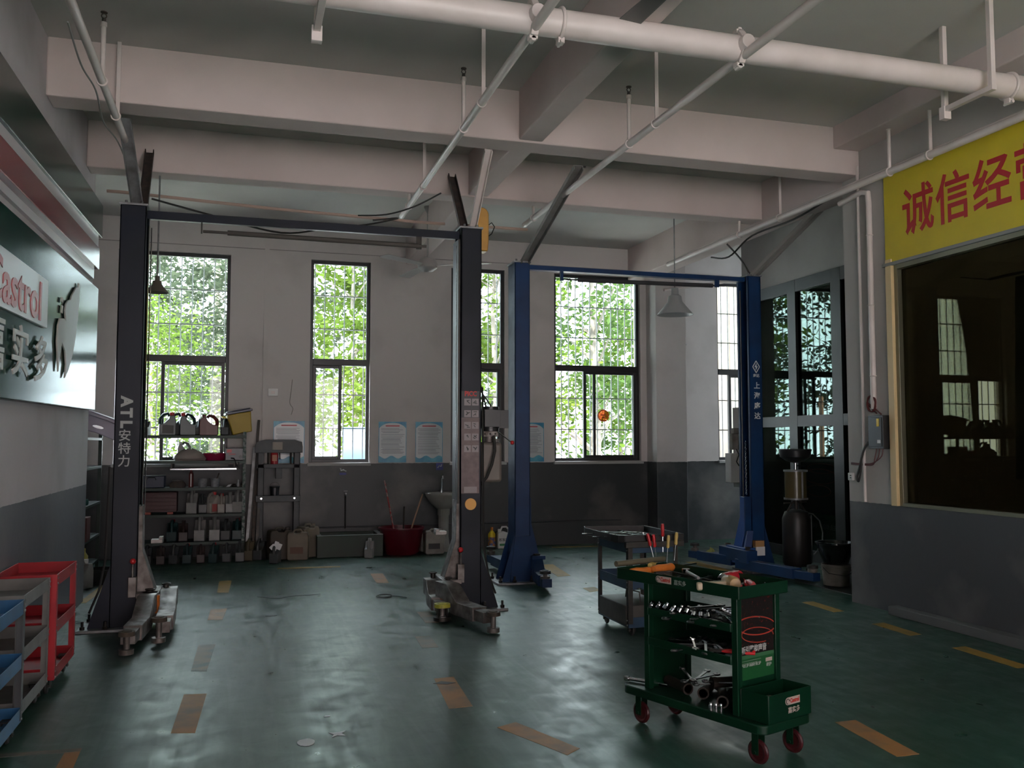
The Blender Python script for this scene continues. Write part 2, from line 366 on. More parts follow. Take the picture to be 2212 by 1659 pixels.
# office and alcove shell
olive = mat('olive_office_wall', (0.34, 0.32, 0.24), 0.8, col2=(0.28, 0.26, 0.19), scale=2)
dim = mat('dim_room_wall', (0.50, 0.49, 0.47), 0.8, col2=(0.42, 0.41, 0.40), scale=2)
b = MB(); b.box(9.6, 9.8, -3.3, 11.3, 0, ZC); b.box(XR+0.22, 9.6, 7.15, 7.35, 0, ZC); struct('wall_office', b, olive)
b = MB(); b.box(6.9, 9.8, 11.3, 11.5, 0, ZC); b.box(6.9, 7.1, 7.35, 11.3, 3.62, ZC); b.box(11.8, 12, 11.5, YB, 0, ZC); struct('wall_alcove', b, dim)
b = MB(); b.box(5.42, XR, -3.0, 6.72, 0, 0.075); struct('baseboard_right', b, mat('grey_kerb', (0.10, 0.105, 0.105), 0.6), 0.006)
b = MB(); b.box(5.75, 6.9, 7.42, 8.6, 0, 0.006); struct('trim_1', b, mat('dark_slab', (0.02, 0.022, 0.02), 0.45))  # flat dark sheet on the alcove floor

# windows ------------------------------------------------------------------
def bars(x0, x1, z0, z1, y, nx, zs, m=None, r=0.009):
    q = MB()
    for i in range(nx):
        x = x0 + (x1-x0)*(i+0.5)/nx; q.cyl((x, y, z0), (x, y, z1), r, n=6)
    for z in zs: q.box(x0, x1, y-0.012, y+0.012, z-0.008, z+0.008)
    return q
def window(i, x0, x1, mull, nx):
    w = bpy.data.objects.new('window_%d' % i, None); COL.objects.link(w); w['kind'] = 'structure'; w.location = (x0, YB, ZS)
    W = x1-x0; H = ZT-ZS; zm = ZM-ZS
    f = MB(); t = 0.045; y0, y1 = 0.06, 0.12
    f.box(0, t, y0, y1, 0, H); f.box(W-t, W, y0, y1, 0, H); f.box(t, W-t, y0, y1, 0, t); f.box(t, W-t, y0, y1, H-t, H); f.box(t, W-t, y0-0.02, y1, zm-0.05, zm+0.04)
    f.build('frame', dark_frame, w, 0.003, False)
    m0, m1 = mull
    s = MB(); st = 0.045; a0, a1 = 0.075, 0.105       # sliding sash
    s.box(m0, m0+st, a0-0.02, a1, t, zm-0.05); s.box(m1-st, m1, a0-0.02, a1, t, zm-0.05); s.box(m0+st, m1-st, a0, a1, t, t+0.04); s.box(m0+st, m1-st, a0, a1, zm-0.09, zm-0.05)
    sash = s.build('sash', dark_frame, w, 0.002, False)
    g = MB(); g.box(m0+st, m1-st, 0.088, 0.092, t+0.04, zm-0.09); g.build('pane', win_glass, sash, 0, False)
    g = MB(); g.box(t, W-t, 0.088, 0.092, zm+0.04, H-t); g.build('pane', win_glass, w, 0, False)
    g = bars(0.0, W, 0.0, H, 0.19, nx, [0.47, 0.94, zm, zm+0.47, zm+0.94]); g.build('security_grille', mat('grille_paint', (0.36, 0.36, 0.35), 0.5, 0.3), w, 0, False)
    s = MB(); s.box(-0.02, W+0.02, -0.05, 0.06, -0.045, -0.005); s.build('sill', mat('sill_plaster', (0.42, 0.42, 0.41), 0.7), w, 0.004, False)
    return w
window(1, *WIN[0], (0.55, 1.35), 10); window(2, *WIN[1], (0.045, 0.44), 6); window(3, *WIN[2], (0.30, 0.75), 6); w4 = window(4, *WIN[3], (0.48, 1.34), 12); window(5, *WIN[4], (0.22, 0.78), 7)
q = MB(); q.box(0.64, 0.68, 0.07, 0.10, 0.05, 1.30); q.build('mullion', dark_frame, w4, 0, False)
# round film sign on the sliding pane of window four
for (lab, x, y, m) in (('round orange sign sticker on the sliding pane of the window left of the pillar', 5.22, YB+0.082, mat('orange_film', (0.75, 0.12, 0.03), 0.5)), ('round orange sticker on the window glass between pillar and blue lift column', 7.60, YB+0.082, mat('red_orange_film', (0.70, 0.09, 0.03), 0.5))):
    t = thing('round_sticker', lab, 'sticker', (x, y, 1.90))
    q = MB(); q.torus((0, 0, 0), 0.085, 0.009, axis='y'); q.build('ring', m, t)
    q = MB(); q.cyl((0, -0.003, 0), (0, 0.003, 0), 0.082, n=24); q.build('disc', glass_mat('orange_tint%d' % int(x), (0.95, 0.45, 0.25)), t, 0, False)
    q = MB(); q.box(-0.045, 0.045, -0.008, -0.003, 0.0, 0.02); q.box(-0.03, 0.03, -0.008, -0.003, -0.04, -0.02); q.build('emblem', m, t)

# glass partition on the right of the bay ----------------------------------
d1 = bpy.data.objects.new('door_1', None); COL.objects.link(d1); d1['kind'] = 'structure'; d1.location = (6.9, 7.35, 0)
pf = MB(); L0, L1 = 0.0, 3.95
for (a, c) in ((0.0, 0.08), (1.87, 2.06), (2.80, 2.98), (3.87, 3.95)): pf.box(-0.03, 0.05, a, c, 0, 3.62)
for (a, c) in ((3.46, 3.62), (1.70, 1.84), (0.0, 0.14)):
    for (u, v) in ((0.08, 1.87), (2.06, 2.80), (2.98, 3.87)): pf.box(-0.028, 0.048, u, v, a, c)
pf.build('frame', mat('charcoal_door_frame', (0.03, 0.032, 0.032), 0.4), d1, 0.003, False)
for (a, c) in ((0.08, 1.87), (2.06, 2.80), (2.98, 3.87)):
    for (z0, z1) in ((0.14, 1.70), (1.84, 3.46)):
        g = MB(); g.box(0.008, 0.014, a, c, z0, z1); g.build('pane', door_glass, d1, 0, False)
# office window -------------------------------------------------------------
w6 = bpy.data.objects.new('window_6', None); COL.objects.link(w6); w6['kind'] = 'structure'; w6.location = (XR, OY0, OZ0)
LW = OY1-OY0; HW = OZ1-OZ0
f = MB(); f.box(-0.03, 0.10, LW-0.075, LW, 0, HW+0.05); f.box(-0.02, 0.10, 0, 0.06, 0, HW); f.build('cream_jamb', cream, w6, 0.003, False)
f = MB(); f.box(0.0, 0.09, LW-0.12, LW-0.076, 0.0, HW); f.box(-0.012, 0.09, 0.06, LW-0.12, 0, 0.03); f.box(-0.012, 0.09, 0.06, LW-0.12, HW-0.05, HW); f.box(0.0, 0.09, 2.3, 2.34, 0.03, HW-0.05)
f.build('metal_frame', mat('aluminium_frame', (0.22, 0.21, 0.15), 0.35, 0.7), w6, 0.002, False)
g = MB(); g.box(0.045, 0.051, 0.06, 2.3, 0.03, HW-0.05); g.build('pane', office_glass, w6, 0, False)
g = MB(); g.box(0.045, 0.051, 2.34, LW-0.12, 0.03, HW-0.05); g.build('pane', office_glass, w6, 0, False)

# painted dashes on the floor (corners measured on the ground) ----------------
DASH = [
 ([(-1.37, 10.97), (-1.27, 10.94), (-1.38, 9.32), (-1.45, 9.33)], road_yellow), ([(-0.22, 10.35), (-0.09, 10.38), (-0.11, 9.56), (-0.22, 9.59)], road_yellow),
 ([(-0.25, 8.65), (-0.11, 8.66), (-0.14, 8.12), (-0.26, 8.15)], road_orange), ([(-0.29, 7.18), (-0.17, 7.16), (-0.20, 6.35), (-0.30, 6.38)], road_faint),
 ([(-0.31, 5.81), (-0.18, 5.79), (-0.21, 5.04), (-0.33, 5.07)], road_orange), ([(0.42, 11.24), (1.16, 11.20), (1.15, 11.10), (0.42, 11.13)], road_yellow),
 ([(1.42, 10.47), (1.56, 10.44), (1.52, 9.72), (1.39, 9.74)], road_orange), ([(1.19, 5.74), (1.32, 5.75), (1.28, 5.09), (1.14, 5.08)], road_orange),
 ([(1.31, 4.68), (1.43, 4.74), (1.61, 4.25), (1.52, 4.18)], road_orange), ([(3.50, 10.62), (3.68, 10.62), (3.56, 9.66), (3.40, 9.64)], road_yellow),
 ([(3.38, 8.81), (3.52, 8.84), (3.51, 8.62), (3.36, 8.56)], road_yellow), ([(5.34, 10.34), (5.52, 10.33), (5.50, 9.35), (5.36, 9.35)], road_yellow),
 ([(5.05, 7.45), (5.18, 7.46), (5.15, 6.96), (5.03, 6.94)], road_yellow), ([(5.01, 6.41), (5.14, 6.43), (5.11, 5.96), (4.99, 5.94)], road_yellow),
 ([(4.99, 5.51), (5.12, 5.52), (5.08, 4.90), (4.96, 4.90)], road_yellow), ([(3.07, 4.25), (3.20, 4.25), (3.15, 3.71), (3.02, 3.71)], road_orange),
 ([(-1.25, 4.98), (-0.73, 4.95), (-0.73, 4.90), (-1.25, 4.93)], road_faint), ([(-0.80, 4.90), (-0.73, 4.90), (-0.72, 4.55), (-0.80, 4.55)], road_orange),
 ([(4.27, 12.36), (4.95, 12.30), (4.93, 12.22), (4.25, 12.28)], road_yellow), ([(1.50, 8.0), (1.62, 8.0), (1.60, 7.5), (1.48, 7.5)], road_faint), ([(1.30, 7.0), (1.42, 7.0), (1.40, 6.6), (1.28, 6.6)], road_faint)]
for k, (c, m) in enumerate(DASH):
    q = MB(); q.prism(c[::-1], 'z', 0.0, 0.0015); q.build('painted_dash', m, floor, 0, False)

# ================================================================ OUTSIDE
q = MB(); q.box(-40, 60, 12.86, 70, -0.25, -0.15)
tag(q.build('pavement', mat('pale_pavement', (0.62, 0.60, 0.57), 0.9, col2=(0.52, 0.50, 0.48), scale=1.5), None, 0, False), kind='structure')
q = MB(); q.box(-40, 60, -50, -6, -0.25, -0.02)
tag(q.build('forecourt', mat('sunlit_forecourt', (0.66, 0.57, 0.53), 0.9, col2=(0.60, 0.52, 0.48), scale=1.0), None, 0, False), kind='structure')

def leaf_mat(name, c):
    m = bpy.data.materials.new(name); m.use_nodes = True; nt = m.node_tree; nt.nodes.clear(); N = nt.nodes; L = nt.links
    o = N.new('ShaderNodeOutputMaterial'); d = N.new('ShaderNodeBsdfDiffuse'); t = N.new('ShaderNodeBsdfTranslucent'); mx = N.new('ShaderNodeMixShader'); mx.inputs[0].default_value = 0.45
    g = N.new('ShaderNodeNewGeometry'); n = N.new('ShaderNodeTexNoise'); n.inputs['Scale'].default_value = 1.2; L.new(g.outputs['Position'], n.inputs['Vector'])
    r = N.new('ShaderNodeMix'); r.data_type = 'RGBA'; r.inputs[6].default_value = (c[0]*0.7, c[1]*0.75, c[2]*0.8, 1); r.inputs[7].default_value = (c[0]*1.5, c[1]*1.35, c[2]*1.2, 1)
    L.new(n.outputs['Fac'], r.inputs[0])
    for s in (d, t): L.new(r.outputs[2], s.inputs['Color'])
    L.new(d.outputs[0], mx.inputs[1]); L.new(t.outputs[0], mx.inputs[2]); L.new(mx.outputs[0], o.inputs['Surface'])
    return m
leaf_a = leaf_mat('grey_green_leaves', (0.042, 0.055, 0.036)); leaf_b = leaf_mat('bright_leaves', (0.062, 0.10, 0.018)); leaf_c = leaf_mat('mid_green_leaves', (0.04, 0.07, 0.022))
bark = mat('grey_bark', (0.20, 0.17, 0.14), 0.9, col2=(0.12, 0.10, 0.085), scale=9)
def tree(label, x, y, h, r, nc, lm, seed, trunk=0.11, low=1.2, sz=0.27, per=62):
    rnd = random.Random(seed)
    t = thing('leafy_tree', label, 'tree', (x, y, -0.15), 0, 'trees outside the back windows')
    tr = MB(); tr.tube([(0, 0, 0), (0.05, 0.02, h*0.3), (-0.04, 0.05, h*0.6), (0.03, 0, h*0.95)], [trunk, trunk*0.8, trunk*0.55, trunk*0.15], 8)
    lv = MB(); vs = lv.v; fs = lv.f; mi = lv.mi
    for k in range(nc):
        a = rnd.uniform(0, 2*PI); z = low + (h-low)*rnd.random()**0.85; rr = r*rnd.uniform(0.2, 1.0)*math.sin(PI*min(1, max(0.12, (z-low)/(h-low)*0.88+0.12)))**0.6
        c = Vector((rr*math.cos(a), rr*math.sin(a), z))
        if k % 4 == 0: zb = max(low*0.7, z-rr*0.7); tr.tube([(0, 0, zb), c*0.5+Vector((0, 0, zb*0.5)), c], [trunk*0.35, trunk*0.2, 0.008], 5)
        cr = rnd.uniform(0.28, 0.6)
        for j in range(per):
            p = c + Vector((rnd.gauss(0, cr*0.6), rnd.gauss(0, cr*0.6), rnd.gauss(0, cr*0.42)))
            u = Vector((rnd.uniform(-1, 1), rnd.uniform(-1, 1), rnd.uniform(-.6, .6))).normalized()*sz*rnd.uniform(.5, 1.0)
            w = u.cross(Vector((rnd.uniform(-1, 1), rnd.uniform(-1, 1), rnd.uniform(-1, 1)))).normalized()*sz*0.32
            i = len(vs); vs += [tuple(p-u*0.5), tuple(p+w*0.5), tuple(p+u*0.5), tuple(p-w*0.5)]; fs.append([i, i+1, i+2, i+3]); mi.append(0)
    tr.build('trunk', bark, t); lv.build('foliage', lm, t, 0, False)
    return t
tree('grey-green leafy tree outside the wide window above the tool rack, left part', -2.6, 21.0, 8.0, 2.3, 120, leaf_a, 1)
tree('tree with pale bright leaves outside the wide window above the tool rack, right part', 0.1, 23.5, 9.0, 2.4, 130, leaf_a, 2)
tree('low bright green bush tree behind the lower panes of the wide left window', -1.6, 17.5, 4.2, 1.5, 70, leaf_b, 3, 0.06, 0.9, 0.13)
tree('tree seen through the narrow window left of the notice boards', 2.3, 20.0, 7.5, 1.8, 85, leaf_b, 4, 0.07)
tree('bright tree behind the window hidden half by the dark blue lift column', 5.4, 19.5, 7.5, 1.9, 100, leaf_b, 5, 0.09)
tree('tall tree with a straight trunk behind the left panes of the window beside the pillar', 8.0, 20.0, 8.5, 1.9, 80, leaf_c, 6, 0.15)
tree('spreading tree behind the right panes of the window beside the pillar', 9.7, 22.5, 5.2, 1.6, 60, leaf_b, 7, 0.08, 0.7)
tree('round tree far behind the window beside the pillar', 7.4, 27.0, 5.0, 2.2, 70, leaf_a, 8, 0.10, 0.8)
tree('pale bushy tree far outside between the second and third window', 4.0, 25.5, 8.0, 2.2, 100, leaf_a, 12, 0.1)
tree('dark dense tree far outside, between the first and the second window', -0.8, 29.0, 10.5, 3.2, 120, leaf_a, 9, 0.16)
def hedge(label, x, y, l, h, seed, m):
    rnd = random.Random(seed); q = MB()
    for j in range(900):
        p = Vector((rnd.uniform(-l/2, l/2), rnd.gauss(0, .3), abs(rnd.gauss(0.5, .33))*h)); u = Vector((rnd.uniform(-1, 1), rnd.uniform(-1, 1), rnd.uniform(-1, 1))).normalized()*0.1
        w = u.cross(Vector((rnd.uniform(-1, 1), 1, rnd.uniform(-1, 1)))).normalized()*0.05
        i = len(q.v); q.v += [tuple(p-u), tuple(p+w), tuple(p+u), tuple(p-w)]; q.f.append([i, i+1, i+2, i+3]); q.mi.append(0)
    o = q.build('low_hedge', m, None, 0, False); o.location = (x, y, -0.1); tag(o, label, 'hedge', None)
hedge('low bright hedge outside the bottom right of the window beside the pillar', 9.3, 19.0, 2.6, 1.2, 3, leaf_b)
hedge('clipped hedge outside behind the open tool rack window', -1.2, 16.5, 3.0, 1.0, 4, leaf_b)
# pale boarded wall outside the last window
q = MB()
for i in range(14): q.box(-1.6+i*0.24, -1.6+i*0.24+0.215, 0, 0.06, 0, 4.6)
q.box(-1.6, 1.8, 0.06, 0.12, 0, 4.6)
o = q.build('board_fence', mat('beige_boards', (0.33, 0.29, 0.24), 0.8, col2=(0.25, 0.22, 0.19), scale=3), None, 0, False); o.location = (8.9, 14.6, -0.15)
tag(o, 'tall beige board wall outside the window right of the pillar', 'fence')
# parked scooters
def scooter(label, x, y, rz, body):
    t = thing('scooter', label, 'scooter', (x, y, -0.15), rz, 'scooters parked outside')
    for sx in (-0.55, 0.55):
        w = MB(); w.torus((sx, 0, 0.24), 0.19, 0.05, axis='y', n=18); w.cyl((sx, -0.03, 0.24), (sx, 0.03, 0.24), 0.07); w.build('wheel', black_rubber, t)
    f = MB(); f.prism([(-0.75, 0.45), (-0.30, 0.30), (0.25, 0.28), (0.50, 0.60), (0.42, 0.95), (0.30, 0.90), (0.25, 0.45), (-0.10, 0.42), (-0.25, 0.68), (-0.80, 0.70)], 'y', -0.13, 0.13); f.build('body', body, t, 0.03)
    s = MB(); s.cbox((-0.45, 0, 0.74), (0.62, 0.24, 0.09)); s.build('seat', black_rubber, t, 0.03)
    h = MB(); h.tube([(0.36, -0.3, 1.05), (0.42, 0, 0.98), (0.36, 0.3, 1.05)], 0.02); h.cyl((0.36, -0.24, 1.05), (0.33, -0.27, 1.25), 0.012); h.build('handlebar', chrome, t)
    b2 = MB(); b2.cbox((-0.85, 0, 0.86), (0.28, 0.26, 0.22)); b2.build('top_box', black_plastic, t, 0.03)
sc_red = mat('scooter_red', (0.5, 0.03, 0.05), 0.3); sc_lil = mat('scooter_lilac', (0.45, 0.42, 0.55), 0.3)
scooter('red scooter parked outside the window beside the pillar', 6.5, 16.6, 0.9, sc_red)
scooter('pale lilac scooter parked right of the red one outside', 7.5, 16.9, 1.1, sc_lil)
scooter('pale scooter with red seat box parked farther left outside', 5.9, 17.4, 0.7, sc_lil)
# posts of colourful banner seen low in the second window
q = MB(); q.box(-0.5, 0.5, 0, 0.06, 0.9, 1.9); q.box(-0.45, -0.40, 0, 0.06, 0, 0.9); q.box(0.40, 0.45, 0, 0.06, 0, 0.9); o = q.build('board', mat('sky_blue_board', (0.12, 0.26, 0.42), 0.6), None, 0, False); o.location = (2.1, 15.2, -0.15)
tag(o, 'light blue board standing outside behind the second window', 'board')
q = MB(); q.cyl((0, 0, 0), (0, 0, 2.6), 0.05); o = q.build('post', wood_orange, None); o.location = (2.28, 16.2, -0.15); tag(o, 'orange-brown post outside the right pane of the second window', 'post')
# added unseen building behind the camera, blocks sky and bounces pink light
q = MB(); q.box(-26, 30, -29, -28, 0, 14)
for i in range(9): 
    for z in (1.2, 4.2, 7.2, 10.2): q.box(-24+i*6, -21+i*6, -28.0, -27.9, z, z+1.8)
tag(q.build('sky_block_building', mat('pink_bounce_render', (0.40, 0.31, 0.28), 0.8), None, 0, False), kind='structure')

# ================================================================ CEILING SERVICES
def clamp_ring(q, c, R, axis, w=0.03):
    q.torus(c, R, w*0.45, axis=axis, n=24, m=6)
t = thing('main_sprinkler_pipe', 'thick pale pink-white water pipe crossing the whole room under the ceiling', 'pipe', (0, 4.86, 3.95))
q = MB(); q.cyl((-1.42, 0, 0), (5.53, 0, 0), 0.082, n=32); q.build('pipe', white_paint, t)
q = MB(); q.cyl((-1.42, 0.12, 0.135), (5.53, 0.12, 0.135), 0.016, n=8); q.build('conduit', white_paint, t)
for x in (1.57, 2.92):
    c = MB(); c.torus((x, 0, 0), 0.086, 0.014, axis='x', n=24, m=6); c.cyl((x, -0.06, 0.0), (x, -0.125, 0.0), 0.052, 0.045)
    for s in (-1, 1):
        c.bar((x, -0.088, s*0.03), (x, -0.03, s*0.098), 0.045, 0.02); c.cyl((x, -0.025, s*0.115), (x, 0.03, s*0.115), 0.018, n=6); c.cbox((x, 0.0, s*0.104), (0.05, 0.05, 0.03))
    c.build('branch_clamp', white_paint, t, 0.003)
for x in (1.74, 5.02):
    c = MB(); c.torus((x, 0, 0), 0.088, 0.013, axis='x', n=24, m=6); c.cbox((x, 0.0, -0.105), (0.04, 0.05, 0.035)); c.cyl((x, -0.04, -0.115), (x, 0.04, -0.115), 0.013, n=6); c.build('coupling', white_paint, t, 0.003)
for x in (0.36, 4.72):
    c = MB(); c.bar((x, -0.16, ZC-3.95), (x, -0.16, -0.12), 0.035, 0.035, (0, 1, 0)); c.bar((x, -0.18, -0.105), (x, 0.28, -0.105), 0.04, 0.035); c.bar((x, 0.26, ZC-3.95), (x, 0.26, -0.16), 0.035, 0.035, (0, 1, 0)); c.cbox((x, 0.26, -0.13), (0.06, 0.05, 0.09)); c.build('hanger', white_paint, t, 0.002)

def branch(label, x, y0, y1, z, r, risers, hangers, end=None):
    t = thing('sprinkler_branch_pipe', label, 'pipe', (x, 0, z), 0, 'thin sprinkler pipes running towards the windows')
    q = MB(); q.cyl((0, y0, 0), (0, y1, 0), r, n=14)
    if end: q.tube(end, r*0.85, 8)
    q.build('pipe', white_paint, t)
    for y in risers:
        c = MB(); c.cyl((0, y, 0), (0, y, 0.40), 0.016, n=10); c.torus((0, y, 0), r+0.004, 0.008, axis='y', n=16, m=5); c.cyl((0, y, 0.37), (0, y, 0.40), 0.021, n=10)
        rs = c.build('riser', white_paint, t)
        c = MB(); c.cyl((0, y, 0.40), (0, y, 0.425), 0.013, n=8); c.torus((0, y, 0.445), 0.016, 0.004, axis='y', n=12, m=5); c.cyl((0, y, 0.466), (0, y, 0.472), 0.022, n=12); c.build('sprinkler_head', brown_rust, rs)
    for y in hangers:
        c = MB(); c.cbox((0.012, y, (ZC-z)/2), (0.028, 0.012, ZC-z)); c.torus((0, y, 0), r+0.005, 0.006, axis='y', n=16, m=5); c.build('hanger', white_paint, t)
branch('sprinkler branch pipe nearest the green wall signs, running down to the dark blue lift post', -0.94, -1.0, 8.45, 3.89, 0.026, [6.38], [7.05])
branch('sprinkler branch pipe passing left of the middle ceiling beam', 1.57, -1.0, 9.38, 3.89, 0.028, [6.58, 8.95], [6.03, 8.2])
branch('sprinkler branch pipe right of the middle ceiling beam', 2.93, -1.0, 9.38, 3.89, 0.028, [6.55, 9.05], [6.07])
branch('sprinkler branch pipe along the right wall above the yellow banner', 5.38, -1.0, 10.8, 3.86, 0.032, [6.50, 9.0], [6.02, 8.2])
q = MB(); q.cyl((0, 0, 0), (0, 17.0*0.7, 0), 0.013, n=8); o = q.build('conduit_pipe', white_paint, None); o.location = (5.46, -1.0, 3.93); tag(o, 'very thin conduit running just above the pipe on the right wall', 'pipe')
q = MB(); q.tube([(-1.3, 0, 0.06), (0.2, 0.0, 0.0), (1.6, 0, -0.03), (1.9, 0, -0.03)], 0.016, 8); q.cyl((-1.42, 0, 0.06), (-1.3, 0, 0.06), 0.016, n=8); o = q.build('conduit_pipe', mat('pinkish_conduit', (0.42, 0.30, 0.25), 0.5), None); o.location = (0.12, 9.30, 3.85)
tag(o, 'thin brownish conduit crossing behind the dark blue lift beam', 'pipe')
q = MB(); q.cyl((0, 0, 0), (0.78, 0, 0), 0.016, n=8); o = q.build('conduit_pipe', mat('pinkish_conduit', (0.42, 0.30, 0.25), 0.5), None); o.location = (2.16, 9.30, 3.82)
tag(o, 'short brown conduit right of the yellow box above the lift column', 'pipe')
# black sagging cables
def cable(label, pts, r=0.008, m=black_rubber, cat='cable', n=6):
    P = []
    for i in range(len(pts)-1):     # catmull-rom
        p0 = Vector(pts[max(i-1, 0)]); p1 = Vector(pts[i]); p2 = Vector(pts[i+1]); p3 = Vector(pts[min(i+2, len(pts)-1)])
        for k in range(n): u = k/n; P.append(0.5*((2*p1)+(p2-p0)*u+(2*p0-5*p1+4*p2-p3)*u*u+(3*p1-p0-3*p2+p3)*u**3))
    P.append(Vector(pts[-1]))
    o0 = P[0].copy(); q = MB(); q.tube([p-o0 for p in P], r, 6); o = q.build('cable', m, None); o.location = o0
    return tag(o, label, cat)
cable('black cable sagging above the cross beam of the dark blue lift', [(-0.78, 8.1, 3.56), (-0.3, 8.3, 3.50), (0.3, 8.5, 3.43), (0.75, 8.7, 3.55), (1.15, 8.9, 3.66), (1.5, 9.2, 3.82), (1.25, 9.28, 3.80)], 0.009)
cable('black cable looping up to the brown bracket on the middle lift column', [(1.1, 9.28, 3.84), (1.35, 9.0, 3.80), (1.6, 8.8, 3.85), (1.85, 8.7, 3.98)], 0.008)
cable('thin grey wire hanging along the left sprinkler pipe', [(-0.98, 5.4, 3.84), (-0.99, 5.9, 3.80), (-0.98, 6.4, 3.83), (-1.0, 6.9, 3.79), (-0.98, 7.5, 3.84), (-0.98, 8.2, 3.84)], 0.006, mat('grey_cable', (0.2, 0.2, 0.19), 0.6))
cable('black cable sagging under the right wall pipe behind the second lift', [(5.50, 7.5, 3.90), (5.42, 8.0, 3.80), (5.36, 8.7, 3.78), (5.30, 9.1, 3.62), (5.27, 9.45, 3.68)], 0.010)
cable('black cable dropping onto the top of the right blue lift column', [(5.42, 9.35, 3.83), (5.6, 9.35, 3.66), (5.72, 9.38, 3.52), (5.75, 9.4, 3.50)], 0.010)

# ceiling fans
def fan(label, x, y, z, angs, R, m):
    t = thing('ceiling_fan', label, 'fan', (x, y, z))
    q = MB(); q.lathe([(0.03, 0.09), (0.10, 0.06), (0.125, 0.0), (0.12, -0.05), (0.07, -0.09), (0.02, -0.10)], 24); q.build('motor', m, t)
    q = MB(); q.cyl((0, 0, 0.06), (0, 0, ZC-z), 0.012, n=8); q.lathe([(0.012, ZC-z-0.09), (0.05, ZC-z-0.02), (0.05, ZC-z)], 14); q.build('down_rod', m, t)
    for a in angs:
        q = MB(); M = rot_z(math.radians(a)) @ Matrix.Rotation(0.12, 4, 'X')
        q.add([(0.10, -0.03, -0.02), (0.10, 0.03, -0.02), (0.26, 0.062, -0.02), (R, 0.085, -0.03), (R+0.02, 0.05, -0.03), (R+0.02, -0.05, -0.03), (R, -0.06, -0.03), (0.26, -0.05, -0.02),
               (0.10, -0.03, -0.026), (0.10, 0.03, -0.026), (0.26, 0.062, -0.026), (R, 0.085, -0.036), (R+0.02, 0.05, -0.036), (R+0.02, -0.05, -0.036), (R, -0.06, -0.036), (0.26, -0.05, -0.026)],
              [(0, 1, 2, 3, 4, 5, 6, 7), (15, 14, 13, 12, 11, 10, 9, 8)] + [(i, (i+1) % 8, 8+(i+1) % 8, 8+i) for i in range(8)], M)
        q.build('blade', m, t, 0, False)
fan_m = mat('grey_fan_paint', (0.36, 0.34, 0.33), 0.5); fan_d = mat('dark_fan_paint', (0.12, 0.115, 0.11), 0.5)
fan('grey three-blade ceiling fan near the back windows, left of the middle beam', 2.17, 11.0, 3.72, (218, 328, 100), 0.80, fan_m)
fan('dark ceiling fan at the top edge of the picture above the thick pipe', 2.22, 4.22, 4.02, (95, 215, 335), 0.76, fan_d)
# pendant lamps
def lamp(label, x, y, z, m, inner, s=1.0):
    t = thing('pendant_lamp', label, 'lamp', (x, y, z), 0, 'cone shaped hanging lamps')
    q = MB(); q.lathe([(0.010, 0.17*s), (0.022*s, 0.165*s), (0.024*s, 0.125*s), (0.040*s, 0.115*s), (0.046*s, 0.08*s), (0.112*s, 0.0), (0.108*s, 0.0), (0.040*s, 0.075*s), (0.01, 0.08*s)], 28); q.build('lamp_shade', m, t)
    q = MB(); q.cyl((0, 0, 0.16*s), (0, 0, ZC-z), 0.008, n=8); q.lathe([(0.006, ZC-z-0.04), (0.04, ZC-z-0.01), (0.04, ZC-z)], 12); q.build('stem', grey_zinc, t)
    q = MB(); q.ball((0, 0, 0.045*s), 0.028*s); q.build('bulb', inner, t)
lamp('olive-brown cone lamp hanging in front of the leftmost window', -0.80, 9.0, 2.90, mat('olive_brown_enamel', (0.13, 0.115, 0.09), 0.4), white_plastic, 0.95)
lamp('wide pale grey dish lamp hanging in front of the white pillar', 5.32, 10.5, 3.14, mat('pale_grey_enamel', (0.36, 0.37, 0.37), 0.45), white_plastic, 2.1)
# bracket rods below the left lamp zone: slanted white conduit near the pillar
q = MB(); q.cyl((0, 0, 0), (1.14, 0.05, 0.20), 0.022, n=10); o = q.build('slanted_pipe', white_paint, None); o.location = (6.02, 12.24, 3.78); tag(o, 'slanted white pipe fixed above the pillar beside the last window', 'pipe')
q = MB(); q.cyl((0, 0, 0), (0, 0, 4.45), 0.055, n=16); q.torus((0, 0, 1.2), 0.06, 0.012); q.torus((0, 0, 3.0), 0.06, 0.012); o = q.build('drain_pipe', mat('dark_grey_drain_pipe', (0.07, 0.075, 0.075), 0.5), None); o.location = (6.46, 12.54, 0)
tag(o, 'dark vertical drain pipe in the corner right of the pillar', 'pipe')

# ================================================================ SIGNS
g_sign = mat('glossy_green_sign', (0.006, 0.050, 0.036), 0.16, spec=0.04); g_sign2 = mat('upper_green_sign', (0.008, 0.040, 0.027), 0.2, spec=0.4)
pink_red = mat('faded_red_band', (0.27, 0.045, 0.055), 0.22); sign_white = mat('sign_white_face', (0.62, 0.58, 0.60), 0.3)
def yzslab(q, x0, x1, y0, y1, za0, za1, zb0, zb1):
    q.add([(x0, y0, za0), (x0, y0, za1), (x0, y1, zb0), (x0, y1, zb1), (x1, y0, za0), (x1, y0, za1), (x1, y1, zb0), (x1, y1, zb1)],
          [(0, 1, 3, 2), (4, 6, 7, 5), (0, 4, 5, 1), (2, 3, 7, 6), (0, 2, 6, 4), (1, 5, 7, 3)]); return q
t = thing('fascia_sign', 'long sign with green, white and dark red bands high on the left wall', 'sign', (XL, 0, 0))
q = MB(); yzslab(q, 0.0, 0.10, 2.2, 9.25, 3.17, 3.56, 3.44, 3.75); q.build('green_band', g_sign2, t, 0.004, False)
q = MB(); yzslab(q, 0.0, 0.075, 2.2, 9.20, 3.12, 3.17, 3.33, 3.44); q.build('white_stripe', sign_white, t, 0, False)
q = MB(); yzslab(q, 0.0, 0.085, 2.2, 9.22, 2.93, 3.12, 3.13, 3.33); q.build('red_band', pink_red, t, 0.003, False)
